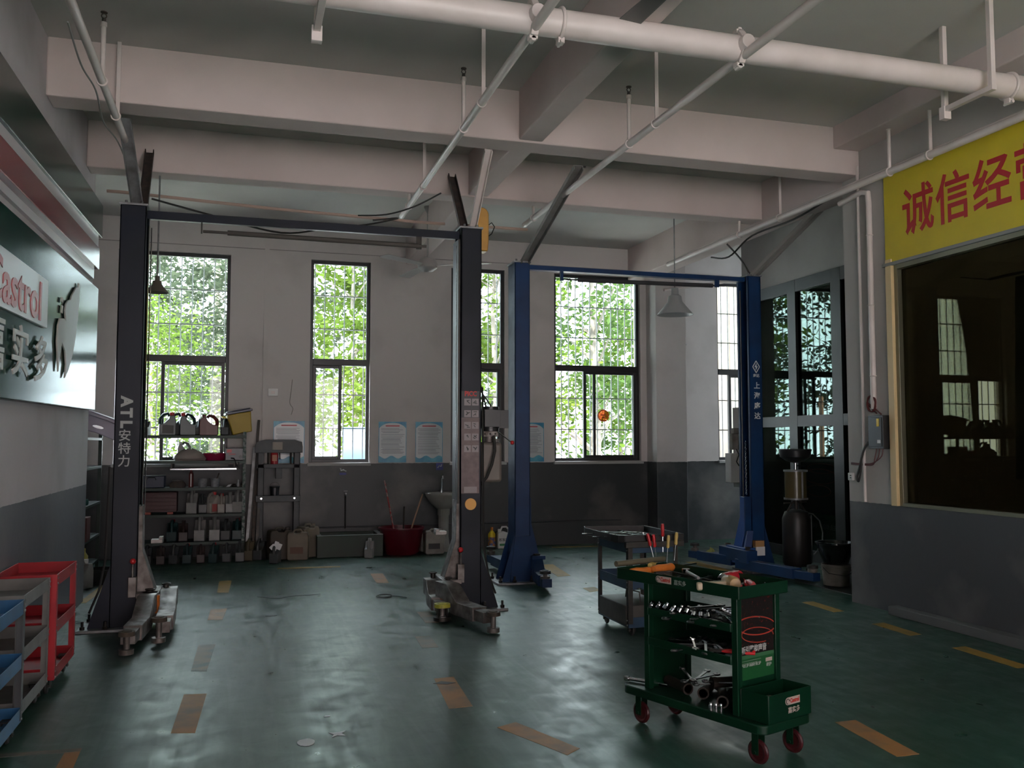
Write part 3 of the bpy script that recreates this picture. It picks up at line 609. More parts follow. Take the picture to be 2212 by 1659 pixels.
q = MB(); yzslab(q, 0.0, 0.03, 2.2, 9.30, 2.90, 3.60, 3.05, 3.80); q.build('backing', sign_white, t, 0, False)
t = thing('brand_sign', 'glossy green wall sign with white lettering panel and a pale winged emblem', 'sign', (XL, 0, 0))
q = MB(); yzslab(q, 0.0, 0.08, 2.2, 9.25, 1.70, 2.78, 1.80, 2.95); q.build('panel', g_sign, t, 0.006, False)
q = MB(); yzslab(q, 0.079, 0.10, 2.6, 6.90, 2.19, 2.56, 2.29, 2.62); q.build('lettering_panel', sign_white, t, 0.003, False)
X_ = XL+0.001
text('red_letters', 'Castrol', 0.36, mat('faded_red_letters', (0.50, 0.10, 0.11), 0.4), t, (0.102, 6.02, 2.415), (0, 1, 0.018), (0, 0, 1), 0.003, 0.006, 1.25)
q = MB(); q.torus((0.104, 4.98, 2.41), 0.12, 0.03, axis='x', n=22, m=6); q.build('ring_logo', mat('logo_green_blue', (0.10, 0.12, 0.30), 0.4), t)
for k, ch in enumerate('嘉实多'):
    text('character', ch, 0.33, ivory, t, (0.10, 5.55+k*0.60, 2.035), (0, 1, 0.02), (0, 0, 1), 0.004, 0.004, 1.35)
# winged emblem cut-out (profile in y,z)
wing = [(7.36, 2.42), (7.30, 2.36), (7.28, 2.24), (7.36, 2.02), (7.40, 2.12), (7.47, 2.25), (7.60, 2.20), (7.66, 2.10), (7.62, 1.99), (7.75, 2.06), (7.92, 2.20), (8.02, 2.34), (8.10, 2.50), (8.14, 2.66), (8.16, 2.80), (8.10, 2.81), (8.08, 2.77), (8.00, 2.76), (7.88, 2.70), (7.80, 2.66), (7.76, 2.62), (7.66, 2.60), (7.58, 2.56), (7.55, 2.50), (7.60, 2.43), (7.52, 2.44), (7.44, 2.43)]
q = MB(); q.prism(wing, 'x', 0.086, 0.098)
q.prism([(7.42, 2.47), (7.47, 2.47), (7.48, 2.53), (7.43, 2.53)], 'x', 0.086, 0.096); q.prism([(7.40, 2.55), (7.46, 2.55), (7.48, 2.59), (7.42, 2.59)], 'x', 0.086, 0.096)
q.build('winged_emblem', ivory, t, 0.003, False)
# yellow banner
t = thing('banner', 'yellow cloth banner with large red characters on the right wall', 'banner', (XR-0.002, 0, 0))
q = MB(); yzslab(q, -0.012, -0.006, 2.0, 6.75, 3.10, 3.87, 3.10, 3.92); q.build('cloth', mat('banner_yellow', (0.66, 0.53, 0.02), 0.45, col2=(0.58, 0.46, 0.02), scale=3), t, 0, False)
q = MB(); q.box(-0.03, 0.0, 2.0, 6.78, 3.07, 3.10); q.build('bottom_batten', mat('grey_batten', (0.25, 0.25, 0.24), 0.5), t, 0.003, False)
for k, ch in enumerate('诚信经营'):
    text('character', ch, 0.44, mat('banner_red', (0.46, 0.012, 0.020), 0.45), t, (-0.0125, 6.33-k*0.40, 3.47), (0, -1, 0), (0, 0, 1), 0.0015, 0.006, 0.88)

# notice posters on the back wall
p_blue = mat('poster_blue', (0.03, 0.22, 0.42), 0.35, col2=(0.10, 0.42, 0.55), scale=6); p_text = mat('poster_print', (0.22, 0.24, 0.28), 0.6); p_red = mat('poster_title_red', (0.50, 0.10, 0.12), 0.5); p_face = mat('poster_face', (0.55, 0.60, 0.62), 0.28)
def poster(label, x0, x1, seed):
    rnd = random.Random(seed); W = x1-x0; H = 0.57
    t = thing('notice_poster', label, 'poster', (x0, YB, 1.215), 0, 'blue bordered notices under the windows')
    q = MB(); q.box(0, W, -0.008, 0.0, 0, H); q.build('border', p_blue, t, 0, False)
    q = MB(); n = 18; lo = [(0.008+(W-0.016)*i/n, 0.075+0.02*math.sin(i*0.7+seed)) for i in range(n+1)]; hi = [(0.008+(W-0.016)*i/n, H-0.02-0.07*(abs(i/n-0.5)*2)**3) for i in range(n+1)]
    q.prism(lo+hi[::-1], 'y', -0.010, -0.0075); q.build('face', p_face, t, 0, False)
    q = MB(); q.box(W*0.25, W*0.75, -0.0115, -0.010, H-0.068, H-0.05); q.build('title', p_red, t, 0, False)
    q = MB(); z = H-0.10
    while z > 0.11:
        a = 0.035+rnd.choice((0, 0, 0.02)); q.box(a, W*rnd.uniform(0.72, 0.93), -0.0112, -0.010, z, z+0.006); z -= rnd.choice((0.016, 0.016, 0.024))
    q.build('print', p_text, t, 0, False)
poster('blue notice poster behind the grey press, left of the second window', 0.39, 0.80, 1)
poster('blue notice poster immediately right of the second window', 1.81, 2.20, 2)
poster('blue notice poster above the wash basin', 2.33, 2.72, 3)
poster('blue notice poster half hidden by the bright blue lift column', 3.84, 4.24, 4)
t = thing('small_sticker', 'small dark blue sticker with white swirl below the notice above the basin', 'sticker', (2.63, YB, 1.105)); q = MB(); q.box(0, 0.10, -0.004, 0, 0, 0.10); q.build('film', mat('navy_sticker', (0.03, 0.04, 0.20), 0.5), t); q = MB(); q.tube([(0.02, -0.006, 0.03), (0.04, -0.006, 0.06), (0.07, -0.006, 0.05), (0.08, -0.006, 0.08)], 0.006, 6); q.build('swirl', paper, t)
t = thing('small_sticker', 'small torn sticker with white swirls on the grey wall under the second window', 'sticker', (1.28, YB, 1.05)); q = MB(); q.box(0, 0.09, -0.004, 0, 0, 0.03); q.build('film', mat('navy_sticker', (0.03, 0.04, 0.20), 0.5), t); q = MB(); q.tube([(0.0, -0.006, 0.09), (0.02, -0.006, 0.06), (0.05, -0.006, 0.07), (0.09, -0.006, 0.05)], 0.008, 6); q.ball((0.01, -0.006, 0.08), 0.012); q.build('swirl', paper, t)
t = thing('wall_socket', 'white switch box on the wall left of the second window', 'socket', (0.31, YB, 2.12)); q = MB(); q.box(0, 0.13, -0.03, 0, 0, 0.10); q.build('box', white_plastic, t, 0.005); q = MB(); q.box(0.04, 0.09, -0.035, -0.03, 0.03, 0.07); q.build('rocker', white_paint, t)
cable('thin white wire with plug dangling between first and second windows', [(0.63, YB-0.01, 2.35), (0.61, YB-0.015, 2.15), (0.60, YB-0.015, 2.03), (0.64, YB-0.02, 1.96), (0.63, YB-0.02, 1.90), (0.62, YB-0.02, 1.87)], 0.005, dirty_white, 'wire')

# control box and wires on the right wall
t = thing('control_box', 'black electrical control box with yellow label on the right wall', 'control box', (XR, 6.86, 1.44))
q = MB(); q.box(-0.08, 0, -0.10, 0.10, 0, 0.30); q.box(-0.085, -0.078, -0.085, 0.085, 0.02, 0.28); q.build('box', black_plastic, t, 0.01)
q = MB(); q.box(-0.089, -0.084, -0.055, -0.025, 0.20, 0.27); q.build('yellow_label', yellow, t); q = MB(); q.box(-0.089, -0.084, -0.07, -0.03, 0.05, 0.08); q.build('white_label', paper, t)
cable('dark red bundled wire coil above the black control box', [(XR-0.03, 6.90, 1.76)]+[(XR-0.04-0.005*(i % 3), 6.95+0.055*math.cos(i*0.9), 1.85+0.075*math.sin(i*0.9)) for i in range(22)]+[(XR-0.03, 6.84, 1.75)], 0.007, mat('dark_red_wire', (0.10, 0.02, 0.02), 0.5), 'wire')
for k in range(3): cable(['innermost', 'middle', 'outer'][k]+' red-brown wire leaving the bottom of the black control box', [(XR-0.04, 6.82+0.04*k, 1.44), (XR-0.04, 6.84+0.045*k, 1.37-0.01*k), (XR-0.03, 6.97, 1.31-0.008*k), (XR-0.02, 7.12, 1.30-0.006*k), (XR-0.01, 7.3, 1.305-0.006*k)], 0.005, mat('dark_red_wire', (0.10, 0.02, 0.02), 0.5), 'wire')
cable('black cable end hanging in a hook left of the control box', [(XR-0.06, 6.98, 1.50), (XR-0.08, 7.03, 1.42), (XR-0.08, 7.09, 1.27), (XR-0.08, 7.13, 1.18), (XR-0.08, 7.11, 1.14), (XR-0.08, 7.08, 1.22), (XR-0.08, 7.06, 1.36)], 0.011)
t = thing('switch', 'small white switch at the outer edge of the right wall', 'switch', (XR, 7.30, 1.14)); q = MB(); q.box(-0.03, 0, -0.03, 0.03, 0, 0.07); q.build('plate', white_plastic, t, 0.004); q = MB(); q.box(-0.035, -0.03, -0.02, -0.005, 0.02, 0.03); q.box(-0.035, -0.03, -0.02, -0.005, 0.04, 0.05); q.build('slots', black_plastic, t)
t = thing('waste_pipe', 'white pipe running down the right wall beside the cream window frame', 'pipe', (XR-0.035, 6.93, 0))
q = MB(); q.tube([(0, 0, 1.80), (0, 0, 3.70), (0, 0.01, 3.80), (0, 0.10, 3.83), (0, 0.42, 3.80)], 0.026, 12); q.build('pipe', white_paint, t)
for z in (2.1, 2.75, 3.4): q = MB(); q.torus((0, 0, z), 0.028, 0.006, n=16, m=5); q.build('bracket', white_paint, t)
t = thing('roof_pipe', 'slender white vertical pipe at the edge of the right wall', 'pipe', (XR-0.02, 7.10, 0)); q = MB(); q.cyl((0, 0, 0.95), (0, 0, 4.1), 0.014, n=10); q.build('pipe', white_paint, t)

# ================================================================ TWO-POST LIFTS
def pad(parent, x, y, z0, z1, m_top, r=0.058):
    q = MB(); q.cyl((x, y, z0), (x, y, z1-0.03), 0.022, n=12); q.cyl((x, y, z0), (x, y, z0+0.035), 0.05, n=18); q.build('screw', steel, parent)
    q = MB(); q.cyl((x, y, z1-0.03), (x, y, z1), r, r*0.96, 22); q.cyl((x, y, z1), (x, y, z1+0.006), r*0.6, r*0.55, 22); return q.build('rubber_pad', m_top, parent)
def column(t, x, y, w, d, H, m, side, plate_m, flare=0.16):
    """C-shaped post; side=+1 when the carriage channel opens towards +x"""
    q = MB(); a = 0.012
    xo = x - side*w/2; xi = x + side*w/2     # outer / inner
    xa, xb = min(xo, xi), max(xo, xi)
    q.box(xa, xb, y-d/2, y-d/2+a, 0.02, H); q.box(xa, xb, y+d/2-a, y+d/2, 0.02, H)
    q.box(min(xo, xo+side*a), max(xo, xo+side*a), y-d/2, y+d/2, 0.02, H)
    for s in (-1, 1):
        yy = y+s*(d/2-0.04); q.box(min(xi, xi-side*a), max(xi, xi-side*a), min(yy, y+s*d/2), max(yy, y+s*d/2), 0.02, H)
    col = q.build('column', m, t, 0.004)
    q = MB(); q.box(xa-0.012, xb+0.012, y-d/2-0.012, y+d/2+0.012, H, H+0.018); 
    for dx in (-0.06, 0.06): q.cyl((x+dx, y-d/2+0.03, H+0.018), (x+dx, y-d/2+0.03, H+0.045), 0.012, n=6)
    q.build('top_plate', plate_m, col, 0.002)
    for yy in (y-d/2, y+d/2-0.01):                      # gussets and base plate
        q = MB(); q.prism([(xo, 0.02), (xo, 0.52), (xo-side*flare*0.85, 0.10), (xo-side*flare, 0.02)], 'y', yy, yy+0.01); q.build('gusset', m, col)
    q = MB(); q.box(min(xo-side*(flare+0.07), xi+side*0.06), max(xo-side*(flare+0.07), xi+side*0.06), y-d/2-0.09, y+d/2+0.09, 0, 0.022); q.build('base_plate', plate_m, t, 0.004)
    for (bx, by) in ((xo-side*(flare+0.03), y-d/2-0.03), (xo-side*(flare+0.03), y+d/2+0.03), (xi, y-d/2-0.055), (xo-side*0.02, y-d/2-0.06)):
        q = MB(); q.cyl((bx, by, 0.022), (bx, by, 0.045), 0.02, n=6); q.cyl((bx, by, 0.045), (bx, by, 0.085), 0.011, n=8); q.build('anchor_bolt', dark_steel, t)
    return col
def carriage(t, x, y, w, side, m, z1=0.98, z0=0.12, reach=0.10):
    q = MB(); xi = x+side*(w/2); 
    q.prism([(xi-side*0.05, z0), (xi-side*0.05, z1), (xi+side*0.025, z1), (xi+side*0.03, 0.62), (xi+side*(reach+0.05), 0.24), (xi+side*(reach+0.05), z0)], 'y', y-0.085, y+0.085)
    q.box(min(xi, xi+side*(reach+0.07)), max(xi, xi+side*(reach+0.07)), y-0.20, y+0.20, 0.10, 0.15); q.box(min(xi, xi+side*(reach+0.07)), max(xi, xi+side*(reach+0.07)), y-0.20, y+0.20, 0.25, 0.29)
    return q.build('carriage', m, t, 0.004)
def arm(t, p0, p1, m, raised=True, w=0.13, h=0.11, tw=0.10):
    """stepped swing arm: raised hinge end, thinner telescoping tip"""
    p0 = Vector(p0); p1 = Vector(p1); d = (p1-p0); L = d.length; a = math.atan2(d.y, d.x); M = T(p0.x, p0.y, 0) @ rot_z(a)
    q = MB(); z0 = p0.z; z1 = p1.z; k = L*0.42
    if raised: q.prism([(-0.06, z0), (-0.06, z0+h+0.03), (k*0.45, z0+h+0.03), (k, z1+h), (L*0.78, z1+h), (L*0.78, z1), (k*0.7, z1), (k*0.35, z0)], 'y', -w/2, w/2, M)
    else: q.box(-0.04, L*0.74, -w/2, w/2, z1, z1+h, M)
    am = q.build('swing_arm', m, t, 0.004)
    q = MB(); q.box(L*0.70, L-0.02, -tw/2, tw/2, z1+0.012, z1+h-0.015, M); q.build('extension', m, am, 0.003)
    return am
def pivot(t, x, y, m_pin, z=0.30, m_ring=None):
    q = MB(); q.cyl((x, y, 0.09), (x, y, z), 0.024, n=12); q.build('hinge_pin', m_pin, t)
    q = MB(); q.torus((x, y, z+0.008), 0.032, 0.007, n=18, m=6); q.build('pull_ring', m_ring or dark_steel, t)

# ---- dark navy lift
L1 = thing('two_post_lift', 'dark navy two-post car lift with grey arms, left of the blue lift', 'car lift', (-0.90, 8.06, 0))
H1 = 3.45; D1 = 2.87
cL = column(L1, 0, 0, 0.20, 0.28, H1, navy, 1, grey_zinc); cR = column(L1, D1, 0, 0.19, 0.28, H1, navy, -1, grey_zinc)
q = MB(); q.bar((0.10, -0.02, 3.405), (D1-0.095, -0.02, 3.405), 0.10, 0.045); q.box(0.1, D1-0.1, -0.075, -0.068, 3.36, 3.43); q.build('cross_beam', navy, L1, 0.002)
q = MB(); q.box(0.12, D1-0.12, -0.06, 0.03, 3.374, 3.381); q.build('beam_lining', grey_zinc, L1, 0, False)
q = MB(); q.cyl((0.54, -0.04, 3.29), (0.74, -0.04, 3.29), 0.012, n=8); q.cyl((0.74, -0.04, 3.29), (2.40, -0.04, 3.28), 0.022, n=10); q.cyl((2.38, -0.04, 3.28), (2.47, -0.04, 3.28), 0.012, n=8)
bar1 = q.build('shutoff_bar', mat('dark_foam_bar', (0.07, 0.062, 0.055), 0.7), L1)
q = MB(); q.bar((0.53, -0.04, 3.37), (0.53, -0.04, 3.27), 0.012, 0.02); q.bar((2.40, -0.04, 3.37), (2.40, -0.04, 3.25), 0.05, 0.012); q.build('bar_hanger', dark_steel, bar1)
# carriages and arms
carriage(L1, 0, 0, 0.20, 1, steel); carriage(L1, D1, 0, 0.19, -1, steel)
q = MB(); q.box(0.19, 0.28, -0.05, 0.05, 0.67, 0.70); q.box(0.25, 0.28, -0.05, 0.05, 0.70, 0.72); q.build('door_bracket', steel, L1, 0.002)
q = MB(); q.box(D1-0.30, D1-0.20, -0.05, 0.05, 0.67, 0.70); q.box(D1-0.30, D1-0.27, -0.05, 0.05, 0.70, 0.72); q.build('door_bracket', steel, L1, 0.002)
a = arm(L1, (0.20, -0.16, 0.15), (0.14, -1.06, 0.055), steel); pad(a, 0.14, -1.10, 0.012, 0.17, brown_rubber)
a = arm(L1, (0.33, 0.14, 0.14), (0.35, -0.72, 0.055), steel); pad(a, 0.33, -0.84, 0.03, 0.21, brown_rubber)
pivot(L1, 0.20, -0.12, dark_steel); pivot(L1, 0.30, 0.16, dark_steel)
q = MB(); q.cyl((0.245, -0.18, 0.13), (0.245, -0.18, 0.27), 0.035, n=16); q.build('orange_roller', orange, L1)
q = MB(); q.cyl((D1-0.27, -0.30, 0.09), (D1-0.27, -0.30, 0.28), 0.042, n=16); q.build('orange_roller', orange, L1)
a = arm(L1, (D1-0.26, -0.26, 0.15), (D1-0.07, -1.05, 0.055), steel); pad(a, D1-0.06, -1.12, 0.012, 0.17, brown_rubber)
a = arm(L1, (D1-0.30, 0.14, 0.12), (D1-0.33, -0.42, 0.05), steel); pd = pad(a, D1-0.345, -0.54, 0.012, 0.15, mat('yellow_pad_paint', (0.50, 0.48, 0.04), 0.5, col2=(0.20, 0.18, 0.05), scale=30), 0.07)
q = MB()
for k in range(4): q.cyl((D1-0.345+0.05*math.cos(k*PI/2+0.7), -0.54+0.05*math.sin(k*PI/2+0.7), 0.03), (D1-0.345+0.05*math.cos(k*PI/2+0.7), -0.54+0.05*math.sin(k*PI/2+0.7), 0.13), 0.010, n=6)
q.cyl((D1-0.345, -0.54, 0.012), (D1-0.345, -0.54, 0.04), 0.075, n=20); q.build('pad_cage', dark_steel, a)
pivot(L1, D1-0.22, -0.20, dark_steel); pivot(L1, D1-0.28, 0.16, dark_steel)
for x in (0.07, D1-0.10):
    q = MB(); q.cbox((x, -0.17, 0.34), (0.06, 0.05, 0.16)); q.cyl((x, -0.175, 0.42), (x, -0.175, 0.52), 0.010, n=8); lv = q.build('release_lever', steel, L1, 0.003)
    q = MB(); q.ball((x, -0.175, 0.545), 0.024); q.build('knob', red_knob, lv)
# slack cables and hydraulic hoses at the feet
for (x, s) in ((-0.13, -1), (D1+0.115, 1)):
    q = MB(); q.tube([(x, -0.10, 2.0 if s > 0 else 1.3), (x+s*0.01, -0.10, 0.8), (x+s*0.015, -0.10, 0.55), (x+s*0.05, -0.13, 0.32), (x+s*0.12, -0.12, 0.14)], 0.010, 6); q.build('hose', black_rubber, L1)
for (x, y, r) in ((0.115, -0.06, 0.008), (0.13, 0.0, 0.006), (D1-0.115, -0.05, 0.008)): q = MB(); q.cyl((x, y, 0.9), (x, y, 3.3), r, n=6); q.build('lift_cable', chrome, L1)
q = MB(); q.box(D1-0.118, D1-0.10, -0.115, 0.10, 0.95, 3.35); q.build('slide_rail', dark_steel, L1, 0, False)
# bracing struts up to the ceiling beams
def channel(t, p0, p1, w, h, m, name='brace'):
    q = MB(); p0 = Vector(p0); p1 = Vector(p1); d = (p1-p0).normalized(); n = d.cross(Vector((1, 0, 0))).normalized()
    q.bar(p0, p1, w, 0.008, n)
    off = d.cross(n).normalized()
    for s in (-1, 1): q.bar(p0+off*s*w/2-n*h/2, p1+off*s*w/2-n*h/2, 0.008, h, n)
    return q.build(name, m, t)
channel(L1, (0.02, -0.05, 3.47), (-0.03, -0.60, 4.02), 0.085, 0.04, grey_zinc)
channel(L1, (0.06, 0.0, 3.47), (0.02, 0.79, 4.18), 0.07, 0.04, brown_rust)
channel(L1, (D1-0.04, 0.02, 3.47), (D1+0.02, 0.80, 4.20), 0.07, 0.04, brown_rust)
channel(L1, (D1+0.03, -0.03, 3.47), (D1+0.01, -0.68, 4.02), 0.06, 0.04, white_paint)
# lettering, decals
SF = -0.1415
for k, ch in enumerate('ATL'):
    text('letter', ch, 0.118, mat('grey_letters', (0.40, 0.42, 0.42), 0.5), L1, (-0.015, SF, 1.83-0.092*k), (0, 0, -1), (1, 0, 0), 0.001, 0.006, 1.0)
for k, ch in enumerate('安特力'):
    text('character', ch, 0.098, mat('grey_letters', (0.40, 0.42, 0.42), 0.5), L1, (-0.02, SF, 1.548-0.104*k), (1, 0, 0), (0, 0, 1), 0.001, 0.001, 1.0)
dec = MB(); dec.use(mat('pinkish_label', (0.20, 0.14, 0.145), 0.5, col2=(0.12, 0.085, 0.085), scale=14)).box(D1-0.09, D1+0.075, SF, SF+0.001, 1.04, 1.72)
dec.use(mat('grey_label', (0.05, 0.047, 0.055), 0.5)).box(D1-0.09, D1+0.075, SF, SF+0.001, 1.72, 1.96)
lab = dec.build('warning_label', None, L1, 0, False)
for k in range(5):
    z = 1.83-0.105*k
    for s in (0, 1): q = MB(); q.box(D1-0.065+s*0.072, D1-0.003+s*0.072, SF-0.0015, SF, z, z+0.062); q.build('pictogram_tile', mat('label_tile', (0.30, 0.26, 0.27), 0.5), lab, 0, False)
q = MB(); q.box(D1-0.065, D1+0.055, SF-0.0015, SF, 1.045, 1.10); q.build('note_plate', mat('label_tile', (0.30, 0.26, 0.27), 0.5), lab, 0, False)
q = MB(); rnd = random.Random(5)
for k in range(5):
    z = 1.83-0.105*k
    for s in (0, 1):
        cx = D1-0.034+s*0.072
        for j in range(3): q.bar((cx+rnd.uniform(-.022, .0), SF-0.003, z+rnd.uniform(.012, .05)), (cx+rnd.uniform(0, .022), SF-0.003, z+rnd.uniform(.012, .05)), 0.002, 0.007)
q.build('pictogram', black_plastic, lab, 0, False)
text('red_letters', 'PICC', 0.062, mat('label_red', (0.60, 0.03, 0.03), 0.5), lab, (D1-0.005, SF-0.0005, 1.935), (1, 0, 0), (0, 0, 1), 0.001, 0.002, 0.85)
q = MB(); q.cyl((D1-0.005, SF, 0.945), (D1-0.005, SF-0.012, 0.945), 0.052, n=28); q.build('amber_reflector', mat('amber_reflector', (0.75, 0.36, 0.05), 0.35), L1)
# power unit on the right-hand column
pu = MB(); pu.cyl((D1+0.235, 0.08, 1.60), (D1+0.235, 0.08, 1.83), 0.085, n=24); pu.box(D1+0.10, D1+0.42, 0.09, 0.13, 1.63, 1.80); pu.box(D1+0.16, D1+0.31, -0.015, 0.02, 1.64, 1.80)
for k in range(9): pu.torus((D1+0.235, 0.08, 1.63+k*0.02), 0.087, 0.003, n=20, m=4)
pu.build('motor', black_plastic, L1, 0.003)
q = MB(); q.cbox((D1+0.22, 0.06, 1.575), (0.15, 0.12, 0.05)); q.cyl((D1+0.22, 0.06, 1.50), (D1+0.22, 0.06, 1.56), 0.055, n=16)
for k in range(3): q.cyl((D1+0.17+0.05*k, -0.005, 1.575), (D1+0.17+0.05*k, -0.03, 1.575), 0.012, n=6)
q.build('pump_block', steel, L1, 0.003)
q = MB(); q.box(D1+0.11, D1+0.325, -0.03, 0.16, 1.13, 1.50); tk = q.build('oil_tank', mat('translucent_oil_tank', (0.20, 0.17, 0.15), 0.5, col2=(0.15, 0.13, 0.115), scale=3), L1, 0.03, seg=3)
q = MB(); q.cyl((D1+0.29, 0.06, 1.49), (D1+0.29, 0.06, 1.53), 0.03, n=14); q.build('filler_cap', steel, tk)
q = MB(); q.cyl((D1+0.28, -0.02, 1.60), (D1+0.40, -0.06, 1.50), 0.006, n=6); hl = q.build('pump_handle', chrome, L1)
q = MB(); q.ball((D1+0.41, -0.062, 1.495), 0.020); q.build('knob', red_knob, hl)
q = MB(); q.tube([(D1+0.24, -0.05, 1.56), (D1+0.24, -0.08, 1.42), (D1+0.21, -0.09, 1.30), (D1+0.16, -0.09, 1.18), (D1+0.10, -0.06, 1.10)], 0.013, 8); q.build('hose', black_rubber, L1)
q = MB(); q.tube([(D1+0.10, 0.0, 2.25), (D1+0.12, 0.03, 2.05), (D1+0.19, 0.05, 1.83)], 0.009, 6); q.tube([(D1+0.10, 0.02, 2.15), (D1+0.15, 0.03, 1.95), (D1+0.24, 0.05, 1.83)], 0.007, 6); q.tube([(D1+0.10, 0, 3.3), (D1+0.12, 0, 2.9), (D1+0.10, 0, 2.25)], 0.008, 6); q.build('power_cable', black_rubber, L1)
# orange-yellow reel behind the column top
t = thing('cable_reel', 'orange-yellow rounded box with wire loop behind the dark navy lift post top', 'reel', (2.12, 8.40, 3.34))
q = MB(); prof = [(0.05+0.075*math.cos(a), 0.36+0.07*math.sin(a)) for a in [PI*i/8 for i in range(9)]]; q.prism([(0.115, 0.0), (0.125, 0.10)]+prof+[(-0.03, 0.10), (0.0, 0.0)], 'y', -0.07, 0.07); q.build('housing', mat('amber_housing', (0.62, 0.33, 0.07), 0.45, col2=(0.50, 0.26, 0.06), scale=6), t, 0.012)
q = MB(); q.tube([(0.12, 0, 0.15), (0.17, 0, 0.19), (0.20, 0, 0.26), (0.17, 0, 0.30), (0.12, 0, 0.26)], 0.006, 6); q.build('wire_loop', black_rubber, t)
q = MB(); q.tube([(0.045, 0, 0.43), (0.05, 0, 0.62), (0.05, 0.0, 0.70)], 0.008, 6); q.cyl((0.05, 0, 0.50), (0.05, 0, 0.60), 0.018, n=8); q.build('hook', black_rubber, t)

# ---- bright blue lift
L2 = thing('two_post_lift', 'bright blue two-post car lift standing right of the dark navy one', 'car lift', (2.88, 9.42, 0))
H2 = 3.45; D2 = 2.86
# front left post is a full box whose left face shows
c1 = column(L2, 0, 0, 0.17, 0.26, H2, blue, 1, grey_zinc, 0.14); c2 = column(L2, D2, 0, 0.17, 0.26, H2, blue, -1, grey_zinc, 0.14)
q = MB(); q.prism([(-0.085, 0.02), (0.085, 0.02), (0.12, 0.02), (0.085, 0.50), (-0.085, 0.50), (-0.14, 0.02)], 'y', -0.142, -0.130); q.build('foot_cheek', blue, c1)
q = MB(); q.bar((0.09, -0.02, 3.42), (D2-0.085, -0.02, 3.42), 0.09, 0.05); q.build('cross_beam', blue, L2, 0.002)
q = MB(); q.cyl((0.48, -0.04, 3.31), (0.70, -0.04, 3.31), 0.010, n=8); q.cyl((0.68, -0.04, 3.31), (2.36, -0.04, 3.33), 0.024, n=12); q.cyl((2.34, -0.04, 3.33), (2.52, -0.04, 3.335), 0.010, n=8); bb = q.build('shutoff_bar', mat('black_foam_bar', (0.035, 0.035, 0.04), 0.7), L2)
q = MB(); q.box(0.47, 0.50, -0.06, -0.02, 3.29, 3.40); q.box(2.38, 2.44, -0.06, -0.05, 3.31, 3.40); q.build('bar_hanger', blue, bb)
carriage(L2, 0, 0, 0.17, 1, blue, 0.9, 0.10, 0.08); carriage(L2, D2, 0, 0.17, -1, mat('bright_blue_carriage', (0.022, 0.085, 0.30), 0.35), 0.86, 0.10, 0.08)
q = MB(); q.box(D2-0.175, D2-0.09, -0.13, -0.115, 0.42, 0.87); q.build('carriage_plate', blue, L2, 0.003)
q = MB(); q.prism([(-0.13, 0.10), (-0.02, 0.10), (0.03, 0.48), (-0.045, 0.48)], 'y', -0.17, -0.145, T(D2-0.12, 0, 0)); q.build('carriage_rib', mat('slate_blue_plate', (0.045, 0.08, 0.20), 0.45), L2, 0.003)
a = arm(L2, (0.0, 0.22, 0.06), (-0.01, 1.16, 0.06), blue, False); pad(a, -0.01, 1.12, 0.16, 0.25, black_rubber)
a = arm(L2, (0.17, -0.02, 0.14), (0.05, -0.80, 0.04), blue, True, 0.12); pad(a, 0.055, -0.72, 0.12, 0.21, black_rubber)
a = arm(L2, (D2-0.20, 0.12, 0.05), (D2-0.36, 0.86, 0.06), blue, False); pad(a, D2-0.35, 0.76, 0.16, 0.25, black_rubber)
a = arm(L2, (D2-0.21, -0.10, 0.05), (D2-0.02, -1.28, 0.05), blue, False); pad(a, D2-0.03, -1.20, 0.15, 0.22, black_rubber)
q = MB(); q.cbox((D2-0.20, -0.0, 0.20), (0.14, 0.62, 0.14)); q.build('arm_yoke', blue, L2, 0.004)
for (x, y) in ((0.12, 0.16), (0.16, -0.13), (D2-0.2, 0.22), (D2-0.2, -0.22)): pivot(L2, x, y, dark_steel, 0.29)
# chain, hoses, white box
q = MB()
for k in range(26): q.torus((D2-0.115, -0.07, 0.90+k*0.024), 0.010, 0.003, axis='x' if k % 2 else 'y', n=8, m=4)
q.build('chain', chrome, L2)
q = MB(); q.cyl((D2-0.10, 0.02, 0.85), (D2-0.10, 0.02, 3.3), 0.008, n=6); q.build('lift_cable', dark_steel, L2)
channel(L2, (0.03, -0.05, 3.46), (0.02, -1.80, 4.03), 0.085, 0.045, mat('grey_strut', (0.26, 0.25, 0.24), 0.6, col2=(0.20, 0.19, 0.18), scale=8))
q = MB(); q.cyl((0.02, -1.78, 4.03), (0.10, -1.78, 4.03), 0.01, n=6); q.build('strut_bolt', brown_rust, L2)
channel(L2, (D2+0.0, -0.05, 3.46), (D2+0.18, -1.15, 4.03), 0.085, 0.045, mat('pale_strut', (0.36, 0.34, 0.32), 0.6))
